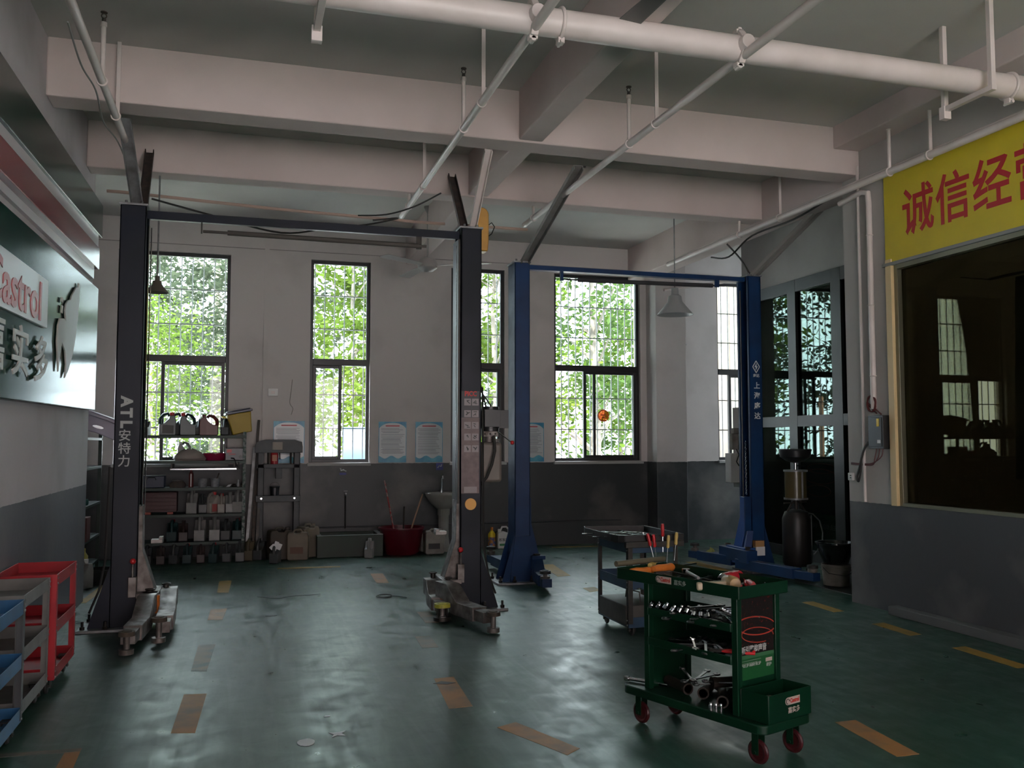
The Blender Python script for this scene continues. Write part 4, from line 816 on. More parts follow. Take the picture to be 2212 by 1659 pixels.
# lettering on the right post
SG = -0.1315
q = MB()
for (r, w_) in ((0.056, 0.010),):
    P = [(0, r*1.25), (r*0.8, 0), (0, -r*1.25), (-r*0.8, 0)]
    for i in range(4): q.bar((P[i][0], 0, P[i][1]), (P[(i+1) % 4][0], 0, P[(i+1) % 4][1]), 0.002, w_, (0, 1, 0) if False else (P[i][0]+P[(i+1) % 4][0], 0, P[i][1]+P[(i+1) % 4][1]))
q.prism([(0.006, 0.045), (-0.022, -0.004), (-0.004, -0.004), (-0.008, -0.045), (0.022, 0.006), (0.004, 0.006)], 'y', -0.001, 0.001)
o = q.build('diamond_emblem', letter_white, L2, 0, False); o.location = (D2+0.005, SG-0.001, 2.38)
text('small_characters', '序达', 0.042, letter_white, L2, (D2+0.005, SG, 2.275), (1, 0, 0), (0, 0, 1), 0.0008, 0.001)
for k, ch in enumerate('上海序达'): text('character', ch, 0.082, letter_white, L2, (D2+0.012, SG, 2.155-0.118*k), (1, 0, 0), (0, 0, 1), 0.0008, 0.002)
q = MB(); q.box(D2-0.085, D2+0.03, -0.20, -0.14, 0.30, 0.37); lb = q.build('foot_label', mat('label_orange_grey', (0.42, 0.24, 0.10), 0.5), L2)
q = MB(); q.box(D2-0.08, D2+0.035, -0.205, -0.14, 0.20, 0.30); q.build('white_label', paper, lb)
# white cabinet fixed to the partition end
t = thing('wall_cabinet', 'slim white cabinet with grey telephone box above, just left of the right blue lift post', 'cabinet', (6.72, 11.62, 0.92))
q = MB(); q.box(-0.02, 0.16, -0.08, 0.08, 0, 0.42); q.build('cabinet', white_plastic, t, 0.008)
q = MB(); q.box(0.0, 0.10, -0.10, -0.0, 0.47, 0.70); q.box(0.03, 0.13, -0.09, 0.0, 0.70, 0.78); q.build('phone', dirty_white, t, 0.01)
q = MB(); q.tube([(0.06, -0.1, 0.48), (0.09, -0.12, 0.40), (0.05, -0.12, 0.30), (0.09, -0.12, 0.24)], 0.008, 6); q.build('cord', black_rubber, t)
q = MB(); q.box(6.86, 6.90, 11.50, 11.74, 0.85, 2.0)
q.box(6.86, 7.0, 11.30, 11.50, 0.0, 3.6); struct('trim_2', q, dim)

# ================================================================ ALONG THE BACK WALL
def jug_kind(name, m, cap_m, W=0.20, D=0.115, H=0.28, label_m=None, cat='jug'):
    """oil can: shouldered body, handle loop, off-centre neck with a screw cap; width along x"""
    def make():
        t = thing(name, 'jug', cat)
        b = MB(); w = W/2; nx = w*0.55
        b.prism([(-w, 0.01), (-w+0.01, 0), (w-0.01, 0), (w, 0.01), (w, H*0.62), (w*0.86, H*0.80), (w*0.80, H*0.86), (w*0.28, H*0.86), (w*0.18, H*0.72), (-w*0.40, H*0.52), (-w*0.62, H*0.50), (-w, H*0.48)], 'y', -D/2, D/2)
        b.build('body', m, t, min(0.014, D*0.16), seg=2)
        h = MB(); h.tube([(w*0.22, 0, H*0.83), (0, 0, H*0.95), (-w*0.45, 0, H*0.90), (-w*0.82, 0, H*0.74), (-w*0.88, 0, H*0.60), (-w*0.84, 0, H*0.46)], [D*0.17]*6, 8); h.build('handle', m, t)
        c = MB(); c.cyl((nx, 0, H*0.85), (nx, 0, H*0.89), 0.022, n=12); c.cyl((nx, 0, H*0.88), (nx, 0, H), 0.026, n=14); c.build('cap', cap_m, t)
        if label_m is not None:
            l = MB(); l.box(-w*0.62, w*0.72, -D/2-0.002, -D/2+0.001, H*0.08, H*0.44); l.build('label', label_m, t, 0, False)
        return t
    return Kind(make)
# ---- green steel rack
RX0, RX1, RY0, RY1 = -1.30, 0.04, 12.02, 12.46
SH = [1.585, 1.265, 0.93, 0.60, 0.255]
t = thing('storage_rack', 'dark green steel shelving rack in front of the leftmost window', 'rack', (RX0, RY0, 0))
for (x, y, m) in ((0, 0, green_rack), (1.34, 0, chipped), (0, 0.44, green_rack), (1.34, 0.44, green_rack)):
    q = MB(); sx = 1 if x == 0 else -1; sy = 1 if y == 0 else -1
    q.box(min(x, x+sx*0.038), max(x, x+sx*0.038), min(y, y+sy*0.004), max(y, y+sy*0.004), 0, 1.63); q.box(min(x, x+sx*0.004), max(x, x+sx*0.004), min(y, y+sy*0.038), max(y, y+sy*0.038), 0, 1.63); q.build('upright', m, t, 0.001, False)
for z in SH:
    q = MB(); q.box(0.0, 1.34, -0.002, 0.442, z-0.005, z); q.box(0.0, 1.34, -0.006, -0.002, z-0.035, z); q.box(0, 1.34, 0.442, 0.446, z-0.035, z); q.build('shelf', green_rack, t, 0.002, False)
teal = jug_kind('oil_jug', teal_jug, red_knob, 0.19, 0.12, 0.275, mat('jug_label_grey', (0.05, 0.05, 0.045), 0.5)); grey = jug_kind('oil_jug', grey_jug, black_plastic, 0.19, 0.115, 0.27, mat('jug_label_dim', (0.07, 0.073, 0.073), 0.5))
silver = jug_kind('oil_jug', silver_jug, white_plastic, 0.20, 0.13, 0.30); whitej = jug_kind('oil_jug', dirty_white, red_knob, 0.17, 0.10, 0.27, mat('red_grey_label', (0.40, 0.10, 0.10), 0.5))
darkred = jug_kind('oil_jug', wine_jug, wine_jug, 0.23, 0.14, 0.27, mat('thin_yellow_label', (0.45, 0.30, 0.04), 0.5)); goldj = jug_kind('oil_jug', mat('dull_gold_jug', (0.09, 0.075, 0.045), 0.45), black_plastic, 0.19, 0.115, 0.27); brownj = jug_kind('oil_jug', mat('brown_jug', (0.035, 0.022, 0.02), 0.45), black_plastic, 0.19, 0.11, 0.26)
g_top = 'oil jugs on the top shelf'
zt = SH[0]+0.001
grey.place((-1.17, 12.16, zt), 1.4, 'small dark jug with white cap at the left end of the top rack shelf', g_top, 0.75)
teal.place((-0.92, 12.17, zt), 0.15, 'dark teal oil jug with red cap, left one of the two fronting the top shelf', g_top, 1.05)
teal.place((-0.68, 12.17, zt), 3.3, 'dark teal oil jug turned the other way, left of the dark red jug', g_top, 1.02)
grey.place((-0.80, 12.33, zt), 0.3, 'dark jug behind the two teal jugs on the top shelf', g_top, 1.08)
grey.place((-0.54, 12.33, zt), 1.5, 'narrow dark jug standing end-on between the teal and the dark red jug', g_top, 0.8)
darkred.place((-0.42, 12.15, zt), 3.14, 'dark red oil jug with big curved handle on the top shelf', g_top, 0.98)
grey.place((-0.22, 12.17, zt), 1.45, 'dark grey jug standing end-on right of the dark red jug', g_top, 0.82)
whitej.place((-0.16, 12.32, zt), 1.5, 'pale jug with red cap behind the yellow bin on the top shelf', g_top, 0.95)
# tilted yellow bin
t = thing('yellow_bin', 'yellow plastic bin with grey lid tilted on the right end of the rack top', 'bin', (-0.02, 12.2, zt+0.028), 0); t.rotation_euler = (0, -0.19, 0.10)
q = MB()
def frus(q, x0, x1, y0, y1, z0, z1, g, wall=0.006):
    v = [(x0, y0, z0), (x1, y0, z0), (x1, y1, z0), (x0, y1, z0), (x0-g, y0-g, z1), (x1+g, y0-g, z1), (x1+g, y1+g, z1), (x0-g, y1+g, z1)]
    return q.add(v, [(0, 1, 2, 3), (0, 1, 5, 4), (1, 2, 6, 5), (2, 3, 7, 6), (3, 0, 4, 7), (4, 5, 6, 7)])
frus(q, -0.12, 0.12, -0.12, 0.12, 0, 0.26, 0.028); q.build('tub', mat('mustard_yellow_plastic', (0.40, 0.27, 0.02), 0.45), t, 0.012)
q = MB(); q.box(-0.165, 0.17, -0.16, 0.16, 0.262, 0.29); q.box(-0.14, 0.15, -0.13, 0.13, 0.29, 0.305); q.build('lid', mat('slate_lid', (0.10, 0.10, 0.14), 0.35), t, 0.012)
q = MB(); q.prism([(-0.165, 0.25), (-0.215, 0.262), (-0.20, 0.235), (-0.150, 0.215)], 'y', -0.05, 0.05); q.build('spout', yellow, t, 0.006)
# second shelf
z2 = SH[1]+0.001
silver.place((-0.72, 12.26, z2), 3.3, 'white and red handled jug behind the pale bag on the second rack shelf', 'jugs on the second shelf', 0.8)
t = thing('plastic_bag', 'crumpled pale plastic bag lying on the second shelf of the rack', 'bag', (-0.66, 12.14, z2)); q = MB(); rnd = random.Random(3)
q.lathe([(0.001, 0), (0.13, 0.0), (0.155, 0.03), (0.14, 0.07), (0.11, 0.10), (0.07, 0.135), (0.02, 0.15)], 14, None, 1.35, 0.8)
for i, v in enumerate(q.v): q.v[i] = (v[0]*(1+rnd.uniform(-.12, .12))+0.02, v[1]*(1+rnd.uniform(-.12, .12)), max(0, v[2]*(1+rnd.uniform(-.15, .1))))
q.build('bag', mat('cloudy_plastic', (0.30, 0.26, 0.24), 0.45), t)
t = thing('basin', 'flat crimson plastic basin on the second shelf of the rack', 'basin', (-0.34, 12.2, z2)); q = MB(); q.lathe([(0.001, 0), (0.12, 0), (0.145, 0.085), (0.152, 0.085), (0.152, 0.095), (0.138, 0.095), (0.115, 0.012), (0.001, 0.012)], 28); q.build('bowl', mat('crimson_basin', (0.25, 0.01, 0.05), 0.35), t)
t = thing('battery_charger', 'grey-white battery charger box with red logo on the second shelf', 'charger', (-0.09, 12.16, z2)); q = MB(); q.box(-0.125, 0.125, -0.09, 0.09, 0, 0.16); q.build('case', black_plastic, t, 0.006); q = MB(); q.box(-0.115, 0.115, -0.094, -0.089, 0.01, 0.15); f = q.build('front_panel', mat('grey_white_panel', (0.25, 0.245, 0.26), 0.45), t); q = MB(); q.box(-0.105, -0.045, -0.097, -0.093, 0.10, 0.14); q.box(-0.08, 0.0, -0.097, -0.093, 0.075, 0.085); q.build('red_badge', red_knob, f); q = MB(); q.cyl((0.065, -0.093, 0.045), (0.065, -0.108, 0.045), 0.02, n=14); q.build('dial', black_plastic, f); q = MB(); q.tube([(-0.05, -0.095, 0.03), (-0.02, -0.13, 0.03), (0.0, -0.15, 0.0), (0.01, -0.16, -0.06), (0.05, -0.16, -0.10), (0.04, -0.15, -0.02)], 0.008, 6); q.build('cord', black_rubber, t)
t = thing('steel_tray', 'dark tray with bright rim lying under the second rack shelf', 'tray', (-0.50, 12.24, 1.15)); q = MB(); q.box(-0.36, 0.42, -0.20, 0.19, 0.0, 0.006); q.build('base', black_plastic, t); q = MB(); q.bar((-0.36, -0.20, 0.01), (0.42, -0.20, 0.012), 0.012, 0.014); q.bar((-0.36, -0.20, 0.01), (-0.22, 0.19, 0.012), 0.012, 0.014); q.bar((0.42, -0.20, 0.01), (0.42, 0.19, 0.012), 0.012, 0.014); q.build('rim', chrome, t)
for x in (-0.35, 0.40):
    q = MB(); q.box(x-0.01, x+0.01, -0.19, 0.19, -0.0, 0.08); q.build('bracket', dark_steel, t)
# third shelf
z3 = SH[2]+0.001
def pail(name, label, x, y, z, r, h, m, rim=None, cat='pail', group=None, taper=0.9, handle=True):
    t = thing(name, label, cat, (x, y, z), 0, group); q = MB(); q.lathe([(0.001, 0), (r*taper, 0), (r, h), (r*1.07, h), (r*1.07, h*0.93), (r*0.99, h*0.92), (r*0.99, h), (r*0.95, h), (r*taper*0.95, 0.01), (0.001, 0.01)], 26); q.build('body', m, t)
    if rim: q = MB(); q.torus((0, 0, h*0.88), r*1.0, 0.006, n=26, m=5); q.build('rim', rim, t)
    if handle: q = MB(); q.torus((0, 0, h*0.9), r*1.06, 0.003, Matrix.Translation((0, 0, 0)), n=26, m=5, arc=0.5, axis='y'); hd = q.build('handle', dark_steel, t); hd.location = (0, 0, 0)
    return t
tubm = mat('grey_mottled_tub', (0.22, 0.23, 0.24), 0.5, col2=(0.09, 0.10, 0.12), scale=18)
pail('grease_tub', 'pale grey tub, left of the pair on the middle rack shelf', -0.48, 12.14, z3, 0.058, 0.11, tubm, None, 'tub', 'grease tubs on the middle shelf', 0.85, False)
pail('grease_tub', 'pale grey tub with a brush, right of the pair on the middle rack shelf', -0.33, 12.14, z3, 0.058, 0.11, tubm, None, 'tub', 'grease tubs on the middle shelf', 0.85, False)
q = MB(); q.cyl((0, 0, 0), (0.035, 0, 0.10), 0.008, n=8); o = q.build('brush', brown_rust, None); o.location = (-0.32, 12.14, z3+0.075); tag(o, 'brown brush handle sticking out of the right grey tub', 'brush')
t = thing('spray_can', 'dark aerosol can with pale stripe on the middle rack shelf', 'can', (-0.62, 12.13, z3)); q = MB(); q.lathe([(0.001, 0), (0.03, 0), (0.03, 0.17), (0.02, 0.19), (0.012, 0.195), (0.012, 0.22), (0.001, 0.22)], 16); q.build('body', wine_jug, t); q = MB(); q.box(-0.006, 0.006, -0.032, -0.029, 0.01, 0.17); q.build('stripe', paper, t)
t = thing('tool_case', 'navy blue box on the left of the middle rack shelf', 'case', (-1.08, 12.2, z3)); q = MB(); q.box(-0.15, 0.15, -0.12, 0.12, 0, 0.15); q.build('case', mat('navy_box', (0.02, 0.03, 0.06), 0.4), t, 0.01); q = MB(); q.tube([(-0.05, -0.12, 0.10), (-0.04, -0.14, 0.13), (0.04, -0.14, 0.13), (0.05, -0.12, 0.10)], 0.006, 6); q.build('handle', chrome, t)
t = thing('metal_cover', 'brown rounded metal cover with light top beside the aerosol can', 'cover', (-0.78, 12.14, z3)); q = MB(); q.lathe([(0.001, 0), (0.075, 0), (0.08, 0.04), (0.06, 0.075), (0.001, 0.085)], 20, None, 1.25, 0.9); q.build('shell', brown_rust, t); q = MB(); q.lathe([(0.001, 0.083), (0.05, 0.078), (0.045, 0.09), (0.001, 0.093)], 18, None, 1.3, 0.8); q.build('plate', steel, t)
for k, (x, y, r, h, lab) in enumerate(((-0.22, 12.1, .02, .02, 'small bright metal cap left on the middle rack shelf'), (-0.10, 12.12, .03, .04, 'dark small part, left end of the cluster on the middle rack shelf'), (-0.05, 12.14, .022, .09, 'dark upright valve in the middle of the small parts on the rack'), (0.0, 12.12, .018, .04, 'pale small cup at the right end of the middle rack shelf'))):
    t = thing('small_part', lab, 'part', (x, y, z3), 0, 'small parts on the middle rack shelf'); q = MB(); q.lathe([(0.001, 0), (r, 0), (r*1.1, h*0.4), (r*0.6, h*0.6), (r*0.7, h), (0.001, h)], 12); q.build('body', (chrome, dark_steel, grey_zinc, steel)[k], t)
t = thing('paper_scrap', 'small white folded paper scrap on the middle rack shelf', 'paper', (-0.17, 12.08, z3)); q = MB(); q.add([(-0.03, 0, 0.0), (0.02, 0.01, 0.005), (0.04, 0.0, 0.035), (0.0, -0.01, 0.028), (-0.03, 0, -0.0008), (0.02, 0.012, 0.004), (0.04, 0.002, 0.034), (0.0, -0.008, 0.027)], [(0, 1, 2, 3), (4, 7, 6, 5), (0, 3, 7, 4), (1, 2, 6, 5), (0, 1, 5, 4), (3, 2, 6, 7)]); q.build('sheet', paper, t, 0, False)
# fourth shelf
z4 = SH[3]+0.001
t = thing('crate', 'dark red plastic crate on the fourth rack shelf', 'crate', (-0.98, 12.2, z4+0.03)); q = MB()
q.box(-0.20, 0.20, -0.13, -0.12, 0.0, 0.24); q.box(-0.20, 0.20, 0.12, 0.13, 0, 0.24); q.box(-0.20, -0.19, -0.12, 0.12, 0, 0.24); q.box(0.19, 0.20, -0.12, 0.12, 0, 0.24); q.box(-0.19, 0.19, -0.12, 0.12, 0, 0.01)
for k in range(5): q.box(-0.20, 0.20, -0.136, -0.13, 0.02+k*0.048, 0.035+k*0.048)
q.build('shell', mat('dark_red_crate', (0.05, 0.007, 0.008), 0.45), t, 0.003)
for k in (0, 1):
    q = MB(); q.box(-0.17+k*0.26, -0.10+k*0.26, -0.14, -0.05, -0.03, 0.0); q.build('foot', mat('orange_red_foot', (0.30, 0.06, 0.04), 0.5), t, 0.003)
g4 = 'jugs on the fourth rack shelf'
for (K, x, rz, sc, lab) in ((silver, -0.60, 1.5, 0.98, 'silvery white jug seen end-on, first right of the dark red crate'), (grey, -0.475, 1.6, 0.9, 'thin dark grey jug between two white ones on the fourth shelf'), (whitej, -0.365, 0.9, 0.98, 'rounded white jug with looped handle in the middle of the fourth shelf'), (whitej, -0.25, 1.55, 0.9, 'narrow white jug with red cap on the fourth rack shelf'), (silver, -0.145, 1.6, 0.85, 'dull silver jug, second from the right on the fourth shelf'), (silver, -0.035, 1.35, 1.0, 'large silvery jug at the right end of the fourth rack shelf')):
    K.place((x, 12.15, z4), rz, lab, g4, sc)
z5 = SH[4]+0.001; g5 = 'jugs on the lowest rack shelf'
for (K, x, rz, sc, lab) in ((teal, -0.83, 1.5, 0.98, 'dark teal jug at the left end of the lowest shelf row'), (brownj, -0.70, 1.6, 0.98, 'dark brown jug, second in the lowest shelf row'), (silver, -0.50, 1.5, 1.0, 'pale silver jug, left of the two bright ones on the lowest shelf'), (silver, -0.33, 1.62, 1.0, 'pale silver jug, right of the two bright ones on the lowest shelf'), (grey, -0.19, 1.5, 0.98, 'dark grey jug, second from the right on the lowest rack shelf'), (teal, -0.05, 1.5, 0.98, 'dark teal jug at the right end of the lowest rack shelf')):
    K.place((x, 12.16, z5), rz, lab, g5, sc)
gf = 'jugs standing in a row on the floor at the rack'
ords = ['first', 'second', 'third', 'fourth', 'fifth', 'sixth', 'seventh', 'eighth']
for k in range(8):
    K, cn = [(grey, 'dark grey'), (brownj, 'dark brown'), (grey, 'dark grey'), (teal, 'dark teal'), (brownj, 'dark brown'), (teal, 'dark teal'), (grey, 'dark grey'), (grey, 'grey')][k]
    K.place((-1.10+k*0.155, 12.0-0.06*(k % 2)*0.3, 0.001), 1.5+0.1*math.sin(k*2.1), '%s jug on the floor under the rack, %s from the left' % (cn, ords[k]), gf, 0.88 if k < 7 else 0.95)
goldj.place((0.10, 12.08, 0.001), 1.35, 'dull gold jug on the floor right of the rack', gf, 1.0)
grey.place((0.23, 12.10, 0.001), 1.2, 'grey jug on the floor beside the dull gold one', gf, 0.98)
# long bars leaning beside the rack
for k, (x0, x1, z1, m, r, lab) in enumerate(((0.10, 0.20, 1.78, dark_steel, 0.016, 'tallest dark bar leaning on the wall between rack and press'), (0.06, 0.15, 1.42, grey_zinc, 0.02, 'grey bar leaning close to the rack upright'), (0.13, 0.19, 1.12, brown_rust, 0.022, 'brown bar leaning in front of the press, second longest'), (0.19, 0.22, 0.86, dark_steel, 0.02, 'shortest dark bar leaning by the press foot'))):
    q = MB(); q.bar((0, 0, 0), (x1-x0, 0.28-k*0.05, z1), r*2, r*1.4); o = q.build('leaning_bar', m, None, 0.002); o.location = (x0, 12.28-0.02*k, 0.015); tag(o, lab, 'bar', 'bars leaning beside the rack')
# ---- grey shop press
PX = 0.20; t = thing('shop_press', 'grey steel shop press frame standing right of the rack', 'press', (PX, 12.30, 0))
for x in (0.02, 0.48):
    q = MB(); q.box(x-0.03, x+0.05, 0, 0.012, 0.0, 1.42); q.box(x-0.03, x-0.02, 0, 0.10, 0, 1.42); q.box(x+0.04, x+0.05, 0, 0.10, 0, 1.42); q.build('side_column', grey_steel_frame, t, 0.002)
q = MB(); q.prism([(-0.05, 1.36), (-0.05, 1.44), (-0.03, 1.50), (0.08, 1.53), (0.46, 1.53), (0.55, 1.50), (0.56, 1.44), (0.56, 1.36)], 'y', -0.02, 0.11); q.build('head_beam', grey_steel_frame, t, 0.004)
q = MB(); q.box(-0.03, 0.54, -0.03, 0.12, 0.72, 0.80); b_ = q.build('bed_beam', grey_steel_frame, t, 0.004)
for x in (0.04, 0.46): q = MB(); q.cyl((x, -0.045, 0.765), (x, -0.02, 0.765), 0.013, n=10); q.build('pin', chrome, b_)
q = MB(); q.box(-0.02, 0.52, 0, 0.10, 1.16, 1.21); q.build('cross_rail', grey_steel_frame, t, 0.003)
q = MB(); q.box(0.22, 0.30, 0.01, 0.09, 1.02, 1.16); q.build('ram', grey_steel_frame, t, 0.003)
for x in (0.12, 0.41): q = MB(); q.cyl((x, 0.04, 1.21), (x, 0.04, 1.40), 0.013, n=8); q.build('return_spring', dark_steel, t)
for x in (-0.01, 0.45): q = MB(); q.box(x-0.02, x+0.10, -0.20, 0.26, 0.0, 0.05); q.build('foot', grey_steel_frame, t, 0.004)
q = MB(); q.box(0.17, 0.30, -0.024, -0.020, 1.40, 1.50); q.build('plate', mat('beige_plate', (0.32, 0.29, 0.25), 0.6), t)
t = thing('fire_extinguisher', 'small red fire extinguisher standing on the grey press rail', 'fire extinguisher', (PX+0.20, 12.34, 1.211)); q = MB(); q.lathe([(0.001, 0), (0.048, 0), (0.05, 0.02), (0.05, 0.13), (0.035, 0.165), (0.016, 0.175), (0.016, 0.19), (0.001, 0.19)], 22); q.build('cylinder', red_paint, t); q = MB(); q.box(-0.03, 0.03, -0.052, -0.045, 0.04, 0.12); q.build('label', mat('extinguisher_label', (0.45, 0.20, 0.12), 0.5), t); q = MB(); q.cyl((0, 0, 0.19), (0, 0, 0.215), 0.015, n=10); q.bar((-0.03, 0, 0.225), (0.03, 0, 0.235), 0.012, 0.01); q.build('valve', black_plastic, t); q = MB(); q.tube([(0.02, 0, 0.20), (0.065, 0, 0.17), (0.07, 0, 0.06)], 0.008, 6); q.build('hose', black_rubber, t)
pail('small_bucket', 'small dark bucket with handle standing on the press bed', PX+0.21, 12.32, 0.801, 0.06, 0.12, mat('dark_bucket', (0.012, 0.014, 0.022), 0.4), black_plastic, 'bucket')
# ---- floor items along the wall
def canister(name, label, x, y, rz, W, D, H, m, capm=None, band=None, group=None):
    t = thing(name, label, 'canister', (x, y, 0.001), rz, group); q = MB(); w = W/2
    q.prism([(-w, 0.02), (-w+0.02, 0), (w-0.02, 0), (w, 0.02), (w, H*0.80), (w*0.85, H*0.92), (w*0.3, H*0.94), (w*0.2, H*0.87), (-w*0.3, H*0.87), (-w*0.4, H*0.94), (-w*0.9, H*0.92), (-w, H*0.82)], 'y', -D/2, D/2); q.build('body', m, t, 0.025, seg=3)
    h = MB(); h.tube([(w*0.35, 0, H*0.92), (w*0.2, 0, H*0.985), (-w*0.25, 0, H*0.985), (-w*0.42, 0, H*0.92)], 0.016, 8); h.build('handle', m, t)
    c = MB(); c.cyl((w*0.62, 0, H*0.92), (w*0.62, 0, H), 0.03, n=14); c.build('cap', capm or m, t)
    if band: b = MB(); b.box(-w*0.7, w*0.5, -D/2-0.003, -D/2+0.001, H*0.22, H*0.44); b.build('label', band, t)
    return t
canister('jerrycan', 'brown-beige jerrycan behind the small jug with papers, leftmost of the jerrycans', 0.48, 12.10, 0.2, 0.30, 0.22, 0.40, mat('brown_jerrycan', (0.07, 0.052, 0.038), 0.5, col2=(0.05, 0.04, 0.03)), None, None, 'jerrycans by the trough')
canister('jerrycan', 'square beige jerrycan with faint red print in the middle of the jerrycans', 0.70, 11.98, -0.1, 0.27, 0.22, 0.38, beige_plastic, None, mat('faint_red_print', (0.12, 0.06, 0.04), 0.6), 'jerrycans by the trough')
canister('jerrycan', 'tall pale beige jerrycan touching the green trough', 0.84, 12.22, 0.5, 0.24, 0.20, 0.43, mat('pale_beige_jerrycan', (0.19, 0.17, 0.135), 0.5), None, None, 'jerrycans by the trough')
grey.place((0.41, 11.72, 0.001), 1.3, 'small grey jug with white papers stuck on, standing out on the floor', None, 0.95)
t = thing('folded_papers', 'folded white papers tucked on the grey jug before the jerrycans', 'papers', (0.41, 11.66, 0.16)); q = MB(); q.bar((-0.02, 0, 0.0), (0.02, -0.01, 0.11), 0.05, 0.003, (0, 1, 0)); q.bar((0.03, -0.005, 0.01), (0.06, 0.0, 0.08), 0.05, 0.003, (0, 1, 0)); q.bar((-0.06, 0, 0.02), (-0.01, -0.012, 0.07), 0.05, 0.003, (0, 1, 0)); q.build('sheets', paper, t, 0, False)
# green trough
t = thing('wash_trough', 'low dark green masonry trough on the floor under the tap', 'trough', (0.94, 12.02, 0)); gm = mat('trough_green', (0.006, 0.026, 0.014), 0.5, col2=(0.005, 0.018, 0.011), scale=6); q = MB()
q.box(0, 0.86, 0, 0.06, 0, 0.28); q.box(0, 0.86, 0.52, 0.58, 0, 0.28); q.box(0, 0.06, 0.06, 0.52, 0, 0.28); q.box(0.80, 0.86, 0.06, 0.52, 0, 0.28); q.box(0.06, 0.80, 0.06, 0.52, 0, 0.05); q.build('basin', gm, t, 0.006)
q = MB(); q.box(0, 0.86, 0, 0.06, 0.28, 0.288); q.box(0, 0.06, 0.06, 0.58, 0.28, 0.288); q.box(0.80, 0.86, 0.06, 0.58, 0.28, 0.288); q.build('worn_rim', mat('grey_rim', (0.22, 0.26, 0.25), 0.6), t)
t = thing('water_tap', 'small tap on a thin pipe above the green trough', 'tap', (1.36, YB-0.02, 0)); q = MB(); q.tube([(0, 0, 0.32), (0, 0, 0.80)], 0.009, 8); q.build('pipe', dark_steel, t); q = MB(); q.cyl((0, 0.0, 0.80), (0, -0.08, 0.80), 0.012, n=8); q.cyl((0, -0.07, 0.80), (0, -0.07, 0.76), 0.010, n=8); q.bar((-0.025, -0.02, 0.83), (0.025, -0.02, 0.83), 0.012, 0.008); q.build('spout', grey_zinc, t)
silver.place((1.60, 11.90, 0.001), 1.3, 'greenish silver jug standing in front of the right end of the trough', None, 0.82)
# red tub with mops
t = thing('wash_tub', 'large round crimson plastic tub between trough and basin', 'tub', (2.07, 12.20, 0)); q = MB(); q.lathe([(0.001, 0), (0.21, 0), (0.24, 0.03), (0.295, 0.34), (0.31, 0.345), (0.31, 0.36), (0.285, 0.36), (0.23, 0.04), (0.20, 0.02), (0.001, 0.02)], 36); q.build('body', tub_red, t)
q = MB(); q.torus((0, 0, 0.352), 0.30, 0.010, n=36, m=6); q.build('rim', tub_red, t)
mopm = mat('red_white_handle', (0.33, 0.05, 0.05), 0.5, col2=(0.35, 0.26, 0.24), scale=30, lo=0.48, hi=0.52)
for (p0, p1, m, lab) in (((2.02, 12.22, 0.06), (1.86, 12.36, 0.98), mopm, 'red and white spotted mop handle leaning in the crimson tub'), ((2.12, 12.15, 0.10), (2.40, 12.42, 0.78), mat('orange_wood_handle', (0.36, 0.22, 0.15), 0.6), 'orange-brown mop handle leaning from the tub to the basin'), ((2.10, 12.26, 0.06), (2.13, 12.34, 0.62), dark_steel, 'short dark handle with pale tip standing in the crimson tub')):
    q = MB(); p0 = Vector(p0); p1 = Vector(p1); q.cyl((0, 0, 0), p1-p0, 0.011, n=8); o = q.build('mop_handle', m, None); o.location = p0; tag(o, lab, 'mop', 'handles in the crimson tub')
canister('canister', 'off-white canister with torn black label left of the basin pedestal', 2.49, 12.08, 0.0, 0.26, 0.20, 0.33, dirty_white, None, black_plastic)
canister('canister', 'second white canister half hidden behind the one with the torn label', 2.44, 12.34, 0.2, 0.22, 0.16, 0.26, dirty_white)
# pedestal wash basin
t = thing('pedestal_basin', 'white ceramic pedestal wash basin with chrome tap', 'wash basin', (2.68, 12.34, 0))
q = MB(); q.lathe([(0.001, 0.58), (0.10, 0.58), (0.19, 0.66), (0.255, 0.76), (0.265, 0.795), (0.26, 0.805), (0.235, 0.80), (0.19, 0.74), (0.10, 0.70), (0.001, 0.69)], 32, None, 1.0, 0.82); q.build('bowl', ceramic, t)
q = MB()
for k in range(24):
    a0 = 2*PI*k/24; 
prof = [(0.12, 0.0), (0.115, 0.04), (0.085, 0.10), (0.072, 0.20), (0.074, 0.48), (0.085, 0.50), (0.088, 0.585)]
q.lathe(prof, 28)
for i, v in enumerate(q.v):
    k = i % 28; f = 0.94 if (k % 2) else 1.0; q.v[i] = (v[0]*f, v[1]*f*0.9, v[2])
q.build('pedestal', ceramic, t)
q = MB(); q.tube([(0.0, 0.14, 0.79), (0.0, 0.14, 0.92), (0.0, 0.12, 1.00), (0.0, 0.07, 1.02), (0.0, 0.05, 0.99)], 0.012, 10); q.cyl((0, 0.14, 0.79), (0, 0.14, 0.82), 0.022, n=12); q.bar((0.0, 0.15, 1.0), (0.03, 0.16, 1.05), 0.01, 0.008); q.build('tap', chrome, t)
